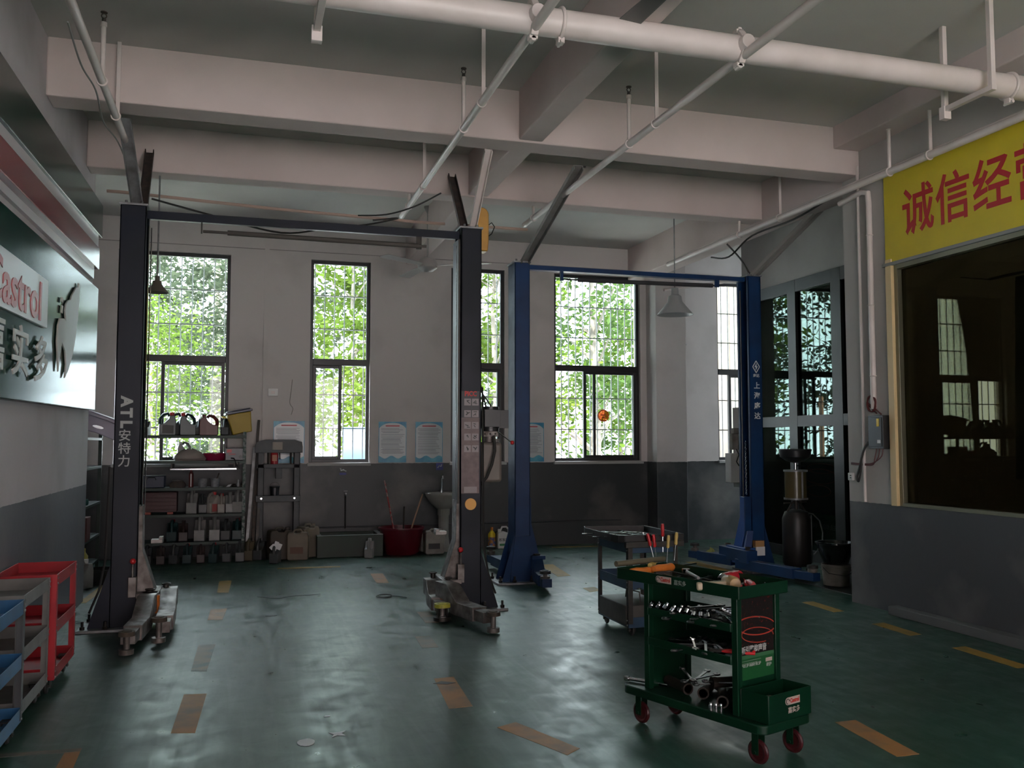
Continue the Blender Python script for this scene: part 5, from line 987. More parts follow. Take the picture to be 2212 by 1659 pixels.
# bottles right of the basin
t = thing('detergent_bottle', 'yellow-topped bottle with orange and blue label beside the white jug', 'bottle', (3.40, 12.44, 0.001)); q = MB(); q.lathe([(0.001, 0), (0.05, 0), (0.052, 0.20), (0.03, 0.235), (0.02, 0.24), (0.02, 0.26), (0.001, 0.26)], 18); q.build('body', yellow, t); q = MB(); q.cyl((0, 0, 0.255), (0, 0, 0.295), 0.022, n=12); q.build('cap', mat('orange_cap', (0.6, 0.2, 0.03), 0.5), t); q = MB(); q.cyl((0, 0, 0.03), (0, 0, 0.16), 0.0535, n=18, caps=False); q.build('label', mat('blue_orange_label', (0.08, 0.12, 0.30), 0.5, col2=(0.50, 0.22, 0.05), scale=20, lo=0.45, hi=0.55), t)
t = thing('antifreeze_jug', 'white handled jug with printed label between the dark navy and blue posts', 'jug', (3.57, 12.40, 0.001)); q = MB(); w = 0.10; q.prism([(-w, 0), (w, 0), (w, 0.20), (w*0.9, 0.24), (w*0.62, 0.27), (w*0.62, 0.12), (w*0.5, 0.12), (w*0.45, 0.22), (-w*0.1, 0.24), (-w, 0.22)], 'y', -0.05, 0.05); q.build('body', white_plastic, t, 0.012); q = MB(); q.tube([(w*0.75, 0, 0.25), (w*0.3, 0, 0.30), (-w*0.3, 0, 0.30), (-w*0.6, 0, 0.24)], 0.014, 8); q.build('handle', white_plastic, t); q = MB(); q.box(-w*0.8, w*0.4, -0.053, -0.049, 0.04, 0.07); q.build('green_label', mat('green_label', (0.05, 0.25, 0.10), 0.5), t); text('characters', '防冻液', 0.045, black_plastic, t, (-0.02, -0.0525, 0.12), (1, 0, 0), (0, 0, 1), 0.0005, 0.001); q = MB(); q.cyl((-w*0.72, 0, 0.22), (-w*0.72, 0, 0.27), 0.022, n=12); q.build('cap', white_plastic, t)
# pipe running low along the wall
q = MB(); q.cyl((0, 0, 0), (4.6, 0, 0.0), 0.011, n=8); o = q.build('wall_pipe', mat('grey_painted_pipe', (0.045, 0.052, 0.055), 0.5), None); o.location = (0.85, YB-0.015, 0.34); tag(o, 'thin grey pipe running low along the back wall behind trough and basin', 'pipe')

# ================================================================ LEFT RECESS (beyond the sign wall)
t = thing('side_rack', 'green shelving in the left recess behind the dark navy post', 'rack', (-2.12, 10.35, 0))
for (x, y) in ((0.0, 0.0), (0.46, 0.0), (0.0, 1.45), (0.46, 1.45)):
    q = MB(); q.box(x, x+0.04, y, y+0.04, 0, 1.62); q.build('upright', green_rack, t, 0.002, False)
for z in (1.55, 1.22, 0.80, 0.42, 0.12):
    q = MB(); q.box(0.0, 0.50, 0.0, 1.49, z-0.03, z); q.build('shelf', green_rack, t, 0.002, False)
t = thing('bumper_panel', 'pale lilac curved car trim panel lying on the left recess shelf', 'panel', (-1.52, 10.62, 1.60)); t.rotation_euler = (0.12, 0.26, 0.15)
q = MB(); q.prism([(-0.26, 0.0), (-0.30, 0.16), (-0.18, 0.23), (0.12, 0.20), (0.36, 0.12), (0.36, -0.02), (0.25, -0.04), (0.0, 0.0)], 'y', -0.03, 0.0); q.prism([(-0.30, 0.16), (-0.18, 0.23), (0.12, 0.20), (0.36, 0.12), (0.36, 0.09), (0.1, 0.16), (-0.2, 0.18)], 'y', -0.12, -0.03); q.build('shell', mat('lilac_white_plastic', (0.40, 0.36, 0.45), 0.4), t, 0.012)
q = MB(); q.lathe([(0.001, 0), (0.045, 0), (0.045, 0.008), (0.001, 0.008)], 20, T(-0.19, -0.038, 0.10) @ Matrix.Rotation(PI/2, 4, 'X'), 1, 0.6); q.build('hole', black_plastic, t)
q = MB(); q.lathe([(0.001, 0), (0.04, 0), (0.04, 0.008), (0.001, 0.008)], 20, T(0.0, -0.038, 0.07) @ Matrix.Rotation(PI/2, 4, 'X'), 1.4, 0.4); q.build('chrome_insert', chrome, t)
def simple(name, lab, cat, x, y, z, fn, m, rot=0, group=None):
    t = thing(name, lab, cat, (x, y, z), rot, group); q = MB(); fn(q); q.build('body', m, t, 0.004); return t
simple('box', 'white box with grey front on the upper shelf of the left recess', 'box', -1.80, 10.85, 1.221, lambda q: (q.box(-0.14, 0.12, -0.12, 0.12, 0, 0.24)), mat('grey_white_box', (0.30, 0.32, 0.31), 0.5))
simple('spray_bottle', 'blue trigger bottle on the left recess shelf near the wall corner', 'bottle', -1.70, 10.50, 1.221, lambda q: (q.lathe([(0.001, 0), (0.035, 0), (0.035, 0.12), (0.015, 0.16), (0.015, 0.19), (0.001, 0.19)], 14), q.cbox((0.02, 0, 0.20), (0.08, 0.025, 0.03))), mat('blue_bottle', (0.03, 0.06, 0.20), 0.4))
simple('spray_bottle', 'orange and white bottle in the left recess below the lilac panel', 'bottle', -1.64, 10.44, 0.801, lambda q: (q.lathe([(0.001, 0), (0.03, 0), (0.03, 0.20), (0.012, 0.25), (0.012, 0.30), (0.001, 0.30)], 14)), mat('white_orange_bottle', (0.55, 0.50, 0.40), 0.4, col2=(0.6, 0.25, 0.03), scale=9))
simple('wire_basket', 'coiled wire ring hanging on the left recess shelf edge', 'wire ring', -1.60, 10.36, 0.97, lambda q: (q.torus((0, 0, 0), 0.075, 0.005, axis='x', n=20), q.torus((0, 0.0, 0), 0.045, 0.004, axis='x', n=16)), chrome)
simple('drill', 'teal power tool with red button on the left recess shelf', 'power tool', -1.72, 10.70, 0.801, lambda q: (q.cyl((-0.10, 0, 0.05), (0.13, 0, 0.05), 0.035, n=12), q.bar((-0.08, 0, 0.03), (-0.12, 0, 0.0), 0.04, 0.05)), mat('teal_tool', (0.02, 0.11, 0.10), 0.4), 0.4)
simple('box', 'pale pink printed carton on the lower shelf of the left recess', 'box', -1.74, 10.48, 0.421, lambda q: q.box(-0.08, 0.08, -0.06, 0.06, 0, 0.22), mat('pale_pink_box', (0.42, 0.33, 0.31), 0.6))
simple('box', 'dark red carton deeper on the lower shelf of the left recess', 'box', -1.74, 10.85, 0.421, lambda q: q.box(-0.14, 0.14, -0.12, 0.12, 0, 0.26), mat('dark_red_carton', (0.09, 0.03, 0.025), 0.6))
silver.place((-1.56, 10.22, 0.001), 1.0, 'white jug on the floor at the left recess, nearest the wall corner', 'jugs at the left recess', 0.98)
whitej.place((-1.72, 10.10, 0.001), 1.2, 'white rounded jug touching the wall corner in the left recess', 'jugs at the left recess', 1.25)
simple('yellow_bottle', 'olive-yellow bottle with clear cap standing behind the white jugs', 'bottle', -1.60, 10.50, 0.121, lambda q: q.lathe([(0.001, 0), (0.05, 0), (0.055, 0.18), (0.03, 0.22), (0.03, 0.26), (0.001, 0.26)], 16), mat('olive_yellow', (0.33, 0.30, 0.04), 0.4))
simple('black_crate', 'black plastic crate on the floor between jugs and dark navy post', 'crate', -1.32, 10.55, 0.001, lambda q: (q.box(-0.20, 0.20, -0.15, -0.13, 0, 0.16), q.box(-0.20, 0.20, 0.13, 0.15, 0, 0.16), q.box(-0.20, -0.18, -0.13, 0.13, 0, 0.16), q.box(0.18, 0.20, -0.13, 0.13, 0, 0.16), q.box(-0.18, 0.18, -0.13, 0.13, 0, 0.02), q.box(-0.205, 0.205, -0.156, -0.15, 0.12, 0.15)), mat('glossy_black', (0.012, 0.012, 0.012), 0.2))

# ================================================================ RIGHT ALCOVE
t = thing('oil_drainer', 'dark waste oil drainer with amber tank behind the right blue post', 'oil drainer', (6.12, 9.10, 0))
q = MB(); q.lathe([(0.001, 0.09), (0.14, 0.09), (0.16, 0.12), (0.16, 0.62), (0.13, 0.70), (0.05, 0.73), (0.001, 0.73)], 28); q.build('tank', mat('black_tank', (0.022, 0.021, 0.022), 0.4, col2=(0.035, 0.03, 0.028), scale=10), t)
q = MB(); q.cyl((0, 0, 0.72), (0, 0, 0.84), 0.02, n=10); q.bar((-0.16, 0, 0.80), (0.14, 0, 0.81), 0.02, 0.015); q.tube([(0.12, 0, 0.70), (0.06, 0, 0.79), (0.0, 0, 0.84)], 0.012, 8); q.tube([(-0.12, 0, 0.70), (-0.06, 0, 0.79), (0.0, 0, 0.84)], 0.012, 8); q.build('valve_set', dark_steel, t)
q = MB(); q.cyl((0, 0, 0.86), (0, 0, 1.16), 0.125, n=28); q.build('amber_chamber', mat('amber_oil', (0.12, 0.095, 0.045), 0.25), t)
q = MB(); q.cyl((0, 0, 1.16), (0, 0, 1.18), 0.135, n=28); q.cyl((0, 0, 0.84), (0, 0, 0.86), 0.135, n=28); q.cyl((0.0, -0.13, 0.86), (0.0, -0.13, 1.16), 0.012, n=8); q.build('clamp_plate', grey_zinc, t)
q = MB(); q.cyl((0, 0, 1.18), (0, 0, 1.27), 0.02, n=10); q.bar((0.0, 0, 1.23), (0.12, 0, 1.22), 0.012, 0.012); q.build('neck', chrome, t)
q = MB(); q.lathe([(0.02, 1.26), (0.10, 1.28), (0.17, 1.33), (0.18, 1.40), (0.19, 1.40), (0.185, 1.42), (0.165, 1.41), (0.15, 1.35), (0.08, 1.30), (0.001, 1.285)], 28); q.build('funnel', black_plastic, t)
for k in range(3):
    a = 2*PI*k/3-1.2; q = MB(); x, y = 0.15*math.cos(a), 0.15*math.sin(a); q.cyl((x-0.012, y, 0.04), (x+0.012, y, 0.04), 0.04, n=16); q.bar((x, y, 0.05), (x*0.8, y*0.8, 0.11), 0.02, 0.02); q.build('caster', black_rubber, t)
q = MB(); q.tube([(0.17, 0.05, 0.68), (0.28, 0.08, 0.66), (0.38, 0.10, 0.58), (0.42, 0.10, 0.44), (0.40, 0.08, 0.36), (0.30, 0.04, 0.24), (0.22, 0.0, 0.20)], 0.008, 8); q.build('hose', mat('grey_hose', (0.20, 0.20, 0.19), 0.5), t)
q = MB(); q.cyl((0.17, -0.04, 0.12), (0.17, -0.04, 0.66), 0.008, n=8); q.build('push_rod', grey_zinc, t)
drum_m = mat('stained_white_bucket', (0.26, 0.24, 0.21), 0.55, col2=(0.10, 0.08, 0.06), scale=7)
def bigpail(lab, x, y, z, r, h, m, grp=None):
    t = thing('paint_bucket', lab, 'bucket', (x, y, z), 0, grp); q = MB(); q.lathe([(0.001, 0), (r*0.86, 0), (r*0.9, h*0.02), (r*0.97, h*0.70), (r*1.05, h*0.71), (r*1.05, h*0.74), (r*0.98, h*0.75), (r*1.0, h*0.86), (r*1.07, h*0.87), (r*1.07, h*0.90), (r*1.0, h*0.91), (r, h), (r*0.95, h), (r*0.85, 0.02), (0.001, 0.02)], 30); q.build('body', m, t)
    q = MB(); q.tube([(-r*1.08, 0, h*0.85), (-r*1.0, -r*0.55, h*0.62), (0, -r*1.12, h*0.52), (r*1.0, -r*0.55, h*0.62), (r*1.08, 0, h*0.85)], 0.004, 6); q.build('handle', dark_steel, t); return t
bigpail('short stained bucket standing under the black basin in the right alcove', 5.98, 8.20, 0.007, 0.145, 0.22, drum_m, 'buckets at the alcove')
bigpail('tall stained white bucket at the edge of the right wall', 6.08, 7.78, 0.007, 0.14, 0.37, drum_m, 'buckets at the alcove')
t = thing('black_basin', 'black plastic basin stacked on the short stained bucket', 'basin', (5.98, 8.20, 0.235)); q = MB(); q.lathe([(0.001, 0), (0.12, 0), (0.13, 0.01), (0.19, 0.20), (0.205, 0.205), (0.205, 0.22), (0.18, 0.22), (0.12, 0.02), (0.001, 0.02)], 30); q.build('body', mat('shiny_black_plastic', (0.012, 0.012, 0.012), 0.15), t); q = MB(); q.torus((0, 0, 0.212), 0.197, 0.008, n=30, m=6); q.build('rim', mat('shiny_black_plastic', (0.012, 0.012, 0.012), 0.15), t)
t = thing('fan_heater', 'dark round-headed fan standing deep in the right alcove shadow', 'fan', (6.6, 8.25, 0.0)); q = MB(); q.cyl((0, 0, 0), (0, 0, 0.04), 0.14, n=20); q.cyl((0, 0, 0.04), (0, 0, 0.55), 0.015, n=8); q.build('stand', black_plastic, t); q = MB(); q.torus((0, 0, 0.70), 0.15, 0.012, axis='x', n=24); q.torus((0, 0, 0.70), 0.08, 0.006, axis='x', n=18); q.cyl((-0.03, 0, 0.70), (0.04, 0, 0.70), 0.05, n=14); q.build('head', black_plastic, t)
t = thing('cardboard_box', 'brown cardboard box in the dark right alcove behind the buckets', 'box', (6.42, 7.85, 0.007)); q = MB(); q.box(-0.18, 0.18, -0.16, 0.16, 0, 0.55); q.build('body', mat('dark_cardboard', (0.08, 0.055, 0.035), 0.8), t, 0.004); q = MB(); q.box(-0.183, -0.178, -0.03, 0.03, 0, 0.55); q.build('tape', mat('tape_brown', (0.12, 0.08, 0.05), 0.4), t)
t = thing('yellow_rag', 'crumpled pale yellow rag beside the foot of the right blue post', 'rag', (5.48, 9.95, 0.11)); q = MB(); q.lathe([(0.001, 0), (0.06, 0.0), (0.065, 0.04), (0.03, 0.09), (0.001, 0.10)], 9); rnd = random.Random(2)
for i, v in enumerate(q.v): q.v[i] = (v[0]*rnd.uniform(.6, 1.3), v[1]*rnd.uniform(.6, 1.3), v[2]*rnd.uniform(.8, 1.2))
q.build('cloth', mat('pale_yellow_cloth', (0.30, 0.32, 0.10), 0.8), t, 0, False)
# advert board behind the partition glass
t = thing('advert_board', 'advert board with red ring picture and green foot behind the partition glass', 'advert board', (6.925, 9.41, 0.15))
dk = mat('poster_dark_sparks', (0.012, 0.008, 0.008), 0.35, col2=(0.22, 0.022, 0.015), scale=34, lo=0.60, hi=0.72, detail=3); pg = mat('poster_green', (0.02, 0.17, 0.06), 0.4); pgl = mat('poster_pale_green', (0.10, 0.30, 0.14), 0.4); ringm = mat('poster_ring_red', (0.50, 0.06, 0.04), 0.4)
q = MB(); q.box(0.0, 0.012, 0, 0.73, 0, 1.50); q.build('board', dk, t, 0, False)
q = MB(); q.box(-0.002, 0.0, 0, 0.73, 0, 0.45); q.build('green_panel', pg, t, 0, False); q = MB(); q.box(-0.003, -0.001, 0, 0.73, 0.41, 0.46); q.build('pale_band', pgl, t, 0, False)
q = MB(); q.torus((-0.002, 0.36, 0.92), 0.33, 0.006, axis='x', sy=0.28, n=40, m=5); q.torus((-0.002, 0.40, 0.74), 0.25, 0.005, axis='x', sy=0.28, n=40, m=5); q.torus((-0.002, 0.33, 1.02), 0.30, 0.004, axis='x', sy=0.2, n=40, m=5); q.build('ring', ringm, t)
text('characters', '嘉实多护 未启动 先护', 0.075, letter_white, t, (-0.004, 0.36, 0.30), (0, -1, 0), (0, 0, 1), 0.0006, 0.001, 0.88)
t = thing('red_stand_in', 'dark red cabinet added inside the office behind the olive glass', 'cabinet', (9.0, 8.0-1.9, 0)); t.location = (8.6, 5.0, 0); q = MB(); q.box(-0.3, 0.3, -1.0, 1.0, 0, 2.7); q.build('case', mat('stand_in_red', (0.12, 0.012, 0.015), 0.4), t, 0.01); q = MB(); q.box(-0.31, -0.30, -0.98, -0.01, 0.05, 2.65); q.box(-0.31, -0.30, 0.01, 0.98, 0.05, 2.65); q.build('door', mat('stand_in_red', (0.12, 0.012, 0.015), 0.4), t, 0.004)  # cabinet added in place of a dark red area in the glass
t = thing('curtain', 'pale grey-green curtain strip hanging inside the office window', 'curtain', (6.05, 5.62, 1.2)); q = MB(); n = 24
vs = []; 
for i in range(n+1): vs += [(0.03*math.sin(i*1.3), i*0.012, 0.0), (0.03*math.sin(i*1.3), i*0.009, 1.65)]
for i in range(n+1): vs += [(0.03*math.sin(i*1.3)+0.004, i*0.012, 0.0), (0.03*math.sin(i*1.3)+0.004, i*0.009, 1.65)]
q.add(vs, [(2*i, 2*i+2, 2*i+3, 2*i+1) for i in range(n)]+[(2*(n+1)+2*i, 2*(n+1)+2*i+1, 2*(n+1)+2*i+3, 2*(n+1)+2*i+2) for i in range(n)]); q.build('cloth', mat('pale_curtain', (0.40, 0.46, 0.40), 0.7), t); q = MB(); q.cyl((0, -0.2, 1.68), (0, 0.5, 1.68), 0.012, n=8); q.cyl((0, -0.2, 1.68), (-0.30, -0.2, 1.68), 0.008, n=6); q.cyl((0, 0.5, 1.68), (-0.30, 0.5, 1.68), 0.008, n=6); q.build('rail', grey_zinc, t)

# ================================================================ TROLLEYS
def caster(parent, x, y, r, wm, fork=dark_steel, h=None):
    h = h or r*2+0.03
    q = MB(); q.torus((x, y, r), r*0.78, r*0.22, axis='x', n=22, m=8); q.cyl((x-r*0.15, y, r), (x+r*0.15, y, r), r*0.72, n=18); w = q.build('wheel', wm, parent)
    q = MB(); q.box(x-0.026, x-0.021, y-0.018, y+0.018, r-0.01, h); q.box(x+0.021, x+0.026, y-0.018, y+0.018, r-0.01, h); q.box(x-0.03, x+0.03, y-0.03, y+0.03, h-0.006, h); q.cyl((x-0.03, y, r), (x+0.03, y, r), 0.007, n=8); q.build('fork', fork, w)
def tray(parent, x0, x1, y0, y1, z, h, m, name='tray', th=0.004):
    q = MB(); q.box(x0, x1, y0, y1, z-h, z-h+th); q.box(x0, x1, y0, y0+th, z-h, z); q.box(x0, x1, y1-th, y1, z-h, z); q.box(x0, x0+th, y0+th, y1-th, z-h, z); q.box(x1-th, x1, y0+th, y1-th, z-h, z); return q.build(name, m, parent, 0.002)
def trolley(label, x, y, rz, L, W, H, m, mleg, wheel, h=0.075, zs=None, grp=None):
    """three-tray service trolley on four angle legs"""
    t = thing('tool_trolley', label, 'trolley', (x, y, 0), rz, grp); zs = zs or (H, H*0.58+0.02, 0.19)
    for (a, b_, sa, sb) in ((0, 0, 1, 1), (W, 0, -1, 1), (0, L, 1, -1), (W, L, -1, -1)):
        q = MB(); k = 0.036; q.box(min(a, a+sa*k), max(a, a+sa*k), min(b_, b_-sb*0.003), max(b_, b_-sb*0.003), 0.10, H); q.box(min(a, a-sa*0.003), max(a, a-sa*0.003), min(b_, b_+sb*k), max(b_, b_+sb*k), 0.10, H)
        lg = q.build('leg', mleg, t, 0.001, False); q = MB()
        for zz in zs: q.cyl((a-sa*0.003, b_+sb*0.018, zz-h*0.3), (a-sa*0.008, b_+sb*0.018, zz-h*0.3), 0.006, n=8); q.cyl((a-sa*0.003, b_+sb*0.018, zz-h*0.75), (a-sa*0.008, b_+sb*0.018, zz-h*0.75), 0.006, n=8)
        q.build('bolts', grey_zinc, lg)
    for z in zs: tray(t, 0, W, 0, L, z, h, m)
    for (a, b_) in ((0.05, 0.06), (W-0.05, 0.06), (0.05, L-0.06), (W-0.05, L-0.06)): caster(t, a, b_, 0.045, wheel, h=0.115)
    return t
trolley('red three-tray tool trolley against the left wall, farthest of the three', -1.40, 6.0, 0, 0.66, 0.35, 0.71, red_paint, red_paint, black_rubber, 0.07, (0.71, 0.43, 0.16), 'three-tray trolleys along the left wall')
trolley('grey three-tray tool trolley between the red and the blue one', -1.41, 5.27, 0, 0.66, 0.335, 0.705, grey_cart, grey_cart, black_rubber, 0.07, (0.705, 0.43, 0.16), 'three-tray trolleys along the left wall')
trolley('blue three-tray tool trolley at the left picture edge, nearest the camera', -1.40, 4.52, 0, 0.66, 0.35, 0.70, blue_cart, mat('dark_grey_leg', (0.06, 0.065, 0.07), 0.4), black_rubber, 0.07, (0.70, 0.43, 0.16), 'three-tray trolleys along the left wall')

# ---- blue cart behind the green one
B = trolley('blue tool cart with dark top tray standing behind the green cart', 2.87, 6.50, 0.0, 0.62, 0.42, 0.72, blue_side, dark_steel, black_rubber, 0.08, (0.72, 0.44, 0.15))
q = MB(); q.prism([(-0.04, -0.03), (0.46, -0.03), (0.46, 0.70), (-0.06, 0.78), (-0.10, 0.66), (-0.10, 0.10), (-0.08, 0.0)][::-1], 'z', 0.725, 0.732)
P = [(-0.04, -0.03), (0.46, -0.03), (0.46, 0.70), (-0.06, 0.78), (-0.10, 0.66), (-0.10, 0.10), (-0.08, 0.0)]
for i in range(7): a, c = P[i], P[(i+1) % 7]; q.bar((a[0], a[1], 0.755), (c[0], c[1], 0.755), 0.006, 0.055)
q.build('top_tray', mat('greasy_black_tray', (0.010, 0.010, 0.010), 0.4, 0.1), B, 0.002)
q = MB(); q.box(-0.05, 0.44, -0.075, -0.035, 0.69, 0.735); q.build('tool_rail', dark_steel, B, 0.002)
t = thing('metal_box', 'long grey-brown metal box with wire handle on the bottom shelf of the blue cart', 'box', (3.03, 6.80, 0.085)); q = MB(); q.prism([(-0.17, 0), (0.18, 0), (0.18, 0.15), (-0.17, 0.15)], 'y', -0.27, 0.27); q.build('case', mat('grimy_box', (0.07, 0.062, 0.055), 0.55, col2=(0.04, 0.035, 0.03), scale=8), t, 0.006); q = MB(); q.tube([(0, -0.16, 0.15), (0, -0.15, 0.23), (0, 0.10, 0.22), (0, 0.12, 0.15)], 0.006, 6); q.build('handle', dark_steel, t)

# ---- green cart
CA = math.atan2(0.94, -0.34) - PI/2       # local +y runs along the cart, +x across
CX, CY = 2.315, 3.72
G = thing('tool_cart', 'dark green workshop cart piled with tools, nearest the camera on the right', 'cart', (CX, CY, 0), CA)
CW = 0.35
q = MB(); n = 6; r_ = 0.05; pts = []
for (cx, cy, a0) in ((r_, r_, PI), (CW+0.03-r_, r_, 1.5*PI), (CW+0.03-r_, 0.94-r_, 0), (r_, 0.94-r_, 0.5*PI)):
    for k in range(n+1): a = a0+PI/2*k/n; pts.append((cx+r_*math.cos(a)-0.015, cy+r_*math.sin(a)))
q.prism(pts, 'z', 0.155, 0.20); q.build('deck', green_paint, G, 0.006)
for (y, nm) in ((0.185, 'end_panel'), (0.775, 'end_panel')):
    q = MB(); q.box(0.03, CW-0.03, y, y+0.012, 0.20, 0.76); pn = q.build(nm, green_paint, G, 0.003)
for (x, y) in ((0.02, 0.17), (CW-0.04, 0.17), (0.02, 0.76), (CW-0.04, 0.76)):
    q = MB(); q.box(x, x+0.035, y, y+0.035, 0.20, 0.765); q.build('post', green_paint, G, 0.003)
tray(G, -0.01, CW+0.01, 0.13, 0.97, 0.815, 0.06, green_paint, 'top_tray')
q = MB(); q.cyl((-0.02, 0.965, 0.835), (CW+0.0, 0.965, 0.835), 0.016, n=12); q.build('push_handle', mat('bronze_handle', (0.10, 0.09, 0.06), 0.45), G)
tray(G, 0.01, CW-0.01, 0.20, 0.76, 0.63, 0.04, green_paint, 'shelf'); tray(G, 0.01, CW-0.01, 0.20, 0.76, 0.475, 0.04, green_paint, 'shelf')
q = MB(); q.box(CW-0.015, CW-0.01, 0.20, 0.76, 0.475, 0.52); q.build('back_lip', green_paint, G, 0.002)
for (x, y) in ((0.05, 0.08), (CW-0.04, 0.08), (0.05, 0.85), (CW-0.04, 0.85)): caster(G, x, y, 0.058, mat('red_wheel', (0.045, 0.006, 0.008), 0.35), green_paint, 0.155)
tray(G, 0.03, CW-0.0, 0.0, 0.165, 0.33, 0.13, green_paint, 'parts_box')
# logos and lettering on the box front (the face towards -y)
def castrol(parent, o, xd, yd, s):
    o = Vector(o); xd = Vector(xd); nz = xd.cross(Vector(yd)).normalized(); yv = Vector(yd)
    q = MB(); w, h = 0.115*s, 0.036*s; pts = []
    for k in range(9): a = PI/2+PI*k/8; pts.append((-w/2+h*0.5+h*0.5*math.cos(a), h*0.5*math.sin(a)))
    pts += [(w/2, -h/2), (w/2, h/2)]
    v = [o+xd*a+yv*b for a, b in pts]; v2 = [p+nz*0.0012 for p in v]; n = len(v)
    q.add(v+v2, [tuple(range(n))[::-1], tuple(range(n, 2*n))]+[(i, (i+1) % n, n+(i+1) % n, n+i) for i in range(n)])
    pl = q.build('logo_plate', mat('logo_pinkish_white', (0.42, 0.33, 0.30), 0.5), parent, 0, False)
    q = MB(); c = o-xd*(w/2-h*0.5)+nz*0.0016
    pp = [c+xd*math.cos(a)*h*0.33+yv*math.sin(a)*h*0.33 for a in [2*PI*k/16 for k in range(13)]]; q.tube(pp, 0.0022*s, 5); q.build('logo_ring', black_plastic, pl)
    text('red_letters', 'Castrol', h*0.80, mat('logo_red', (0.40, 0.03, 0.02), 0.5), pl, o+xd*h*0.42+nz*0.0016, xd, yv, 0.0004, 0.0012*s, 0.82)
castrol(G, (CW/2+0.03, -0.0005, 0.285), (1, 0, 0), (0, 0, 1), 0.95)
text('characters', '嘉实多', 0.030, mat('logo_pinkish_white', (0.42, 0.33, 0.30), 0.5), G, (CW/2+0.04, -0.001, 0.240), (1, 0, 0), (0, 0, 1), 0.0004, 0.0005)
castrol(G, (-0.0105, 0.62, 0.790), (0, -1, 0), (0, 0, 1), 0.95)
text('characters', '嘉实多', 0.028, mat('logo_grey', (0.22, 0.24, 0.22), 0.5), G, (-0.0115, 0.505, 0.785), (0, -1, 0), (0, 0, 1), 0.0004, 0.0003)
# poster on the near end panel
PXA, PXB, PZ0, PZ1 = 0.045, CW-0.04, 0.355, 0.745; PY = 0.1835; cxp = (PXA+PXB)/2
q = MB(); q.box(PXA, PXB, PY, PY+0.0015, PZ0, PZ1); ps = q.build('poster', mat('cart_poster_dark', (0.008, 0.006, 0.006), 0.35, col2=(0.18, 0.018, 0.012), scale=70, lo=0.62, hi=0.72, detail=2), G, 0, False)
q = MB(); q.box(PXA, PXB, PY-0.0006, PY, PZ0, PZ0+0.105); q.build('green_foot', mat('cart_poster_green', (0.008, 0.075, 0.022), 0.4), ps, 0, False)
q = MB(); q.box(PXA, PXB, PY-0.0009, PY-0.0006, PZ0+0.100, PZ0+0.118); q.build('pale_band', mat('cart_poster_pale', (0.04, 0.13, 0.06), 0.4), ps, 0, False)
rm = mat('cart_ring_red', (0.35, 0.04, 0.025), 0.4)
for (zc, R, w_, arc, xo) in ((0.605, 0.145, 0.0035, 1.0, 0.0), (0.560, 0.120, 0.0025, 0.85, 0.01)):
    q = MB(); q.torus((0, 0, 0), R, w_, axis='y', sy=0.30, n=44, m=5, arc=arc); o = q.build('ring', rm, ps); o.location = (cxp+xo, PY-0.001, zc); o.rotation_euler = (0, 0.10, 0)
text('slogan', '倾听引擎的声音', 0.036, mat('slogan_white', (0.36, 0.37, 0.36), 0.5), ps, (cxp-0.035, PY-0.0012, PZ0+0.140), (1, 0, 0), (0, 0, 1), 0.0003, 0.0012, 0.88)
text('characters', '磁护全保护 未启动 先保护', 0.0165, mat('slogan_white', (0.36, 0.37, 0.36), 0.5), ps, (cxp-0.05, PY-0.0012, PZ0+0.068), (1, 0, 0), (0, 0, 1), 0.0002, 0.0005, 0.85)
q = MB(); 
for k in range(2): q.box(PXA+0.015, PXB-0.10-0.03*k, PY-0.0011, PY-0.0009, PZ0+0.088-0.011*k, PZ0+0.091-0.011*k)
q.build('fine_print', mat('fine_print_grey', (0.14, 0.20, 0.15), 0.5), ps, 0, False)
q = MB(); q.box(PXB-0.065, PXB-0.015, PY-0.0011, PY-0.0009, PZ0+0.068, PZ0+0.086); lp = q.build('small_logo', mat('logo_pinkish_white', (0.42, 0.33, 0.30), 0.5), ps, 0, False)
text('characters', '磁护', 0.020, mat('slogan_white', (0.36, 0.37, 0.36), 0.5), ps, (PXB-0.04, PY-0.0012, PZ0+0.052), (1, 0, 0), (0, 0, 1), 0.0002, 0.0003)

# ---- loose tools
GM = T(CX, CY, 0) @ rot_z(CA)
def gp(x, y, z): p = GM @ Vector((x, y, z)); return (p.x, p.y, p.z)
def spanner_make(m, L=0.20):
    def make():
        t = thing('spanner', 'spanner', 'spanner'); q = MB(); q.box(-L/2+0.012, L/2-0.012, -0.006, 0.006, 0.001, 0.006); q.build('shank', m, t, 0.0015)
        q = MB(); q.torus((-L/2, 0, 0.004), 0.012, 0.0048, n=14, m=6); q.build('ring_end', m, t)
        q = MB(); q.prism([(L/2-0.014, -0.007), (L/2-0.002, -0.013), (L/2+0.014, -0.011), (L/2+0.012, -0.004), (L/2+0.002, -0.004), (L/2+0.002, 0.004), (L/2+0.012, 0.004), (L/2+0.014, 0.011), (L/2-0.002, 0.013), (L/2-0.014, 0.007)], 'z', 0.0, 0.008); q.build('jaw', m, t); return t
    return make
SP_c = Kind(spanner_make(chrome)); SP_d = Kind(spanner_make(mat('dark_chrome', (0.10, 0.10, 0.10), 0.3, 0.9)))
def driver_make(hm):
    def make():
        t = thing('screwdriver', 'screwdriver', 'screwdriver'); q = MB(); q.lathe([(0.001, 0), (0.011, 0.004), (0.014, 0.03), (0.012, 0.06), (0.014, 0.085), (0.009, 0.095), (0.001, 0.095)], 12, Matrix.Rotation(PI/2, 4, 'Y')); q.build('grip', hm, t)
        q = MB(); q.cyl((0.09, 0, 0), (0.21, 0, 0), 0.0032, n=8); q.build('blade', chrome, t); return t
    return make
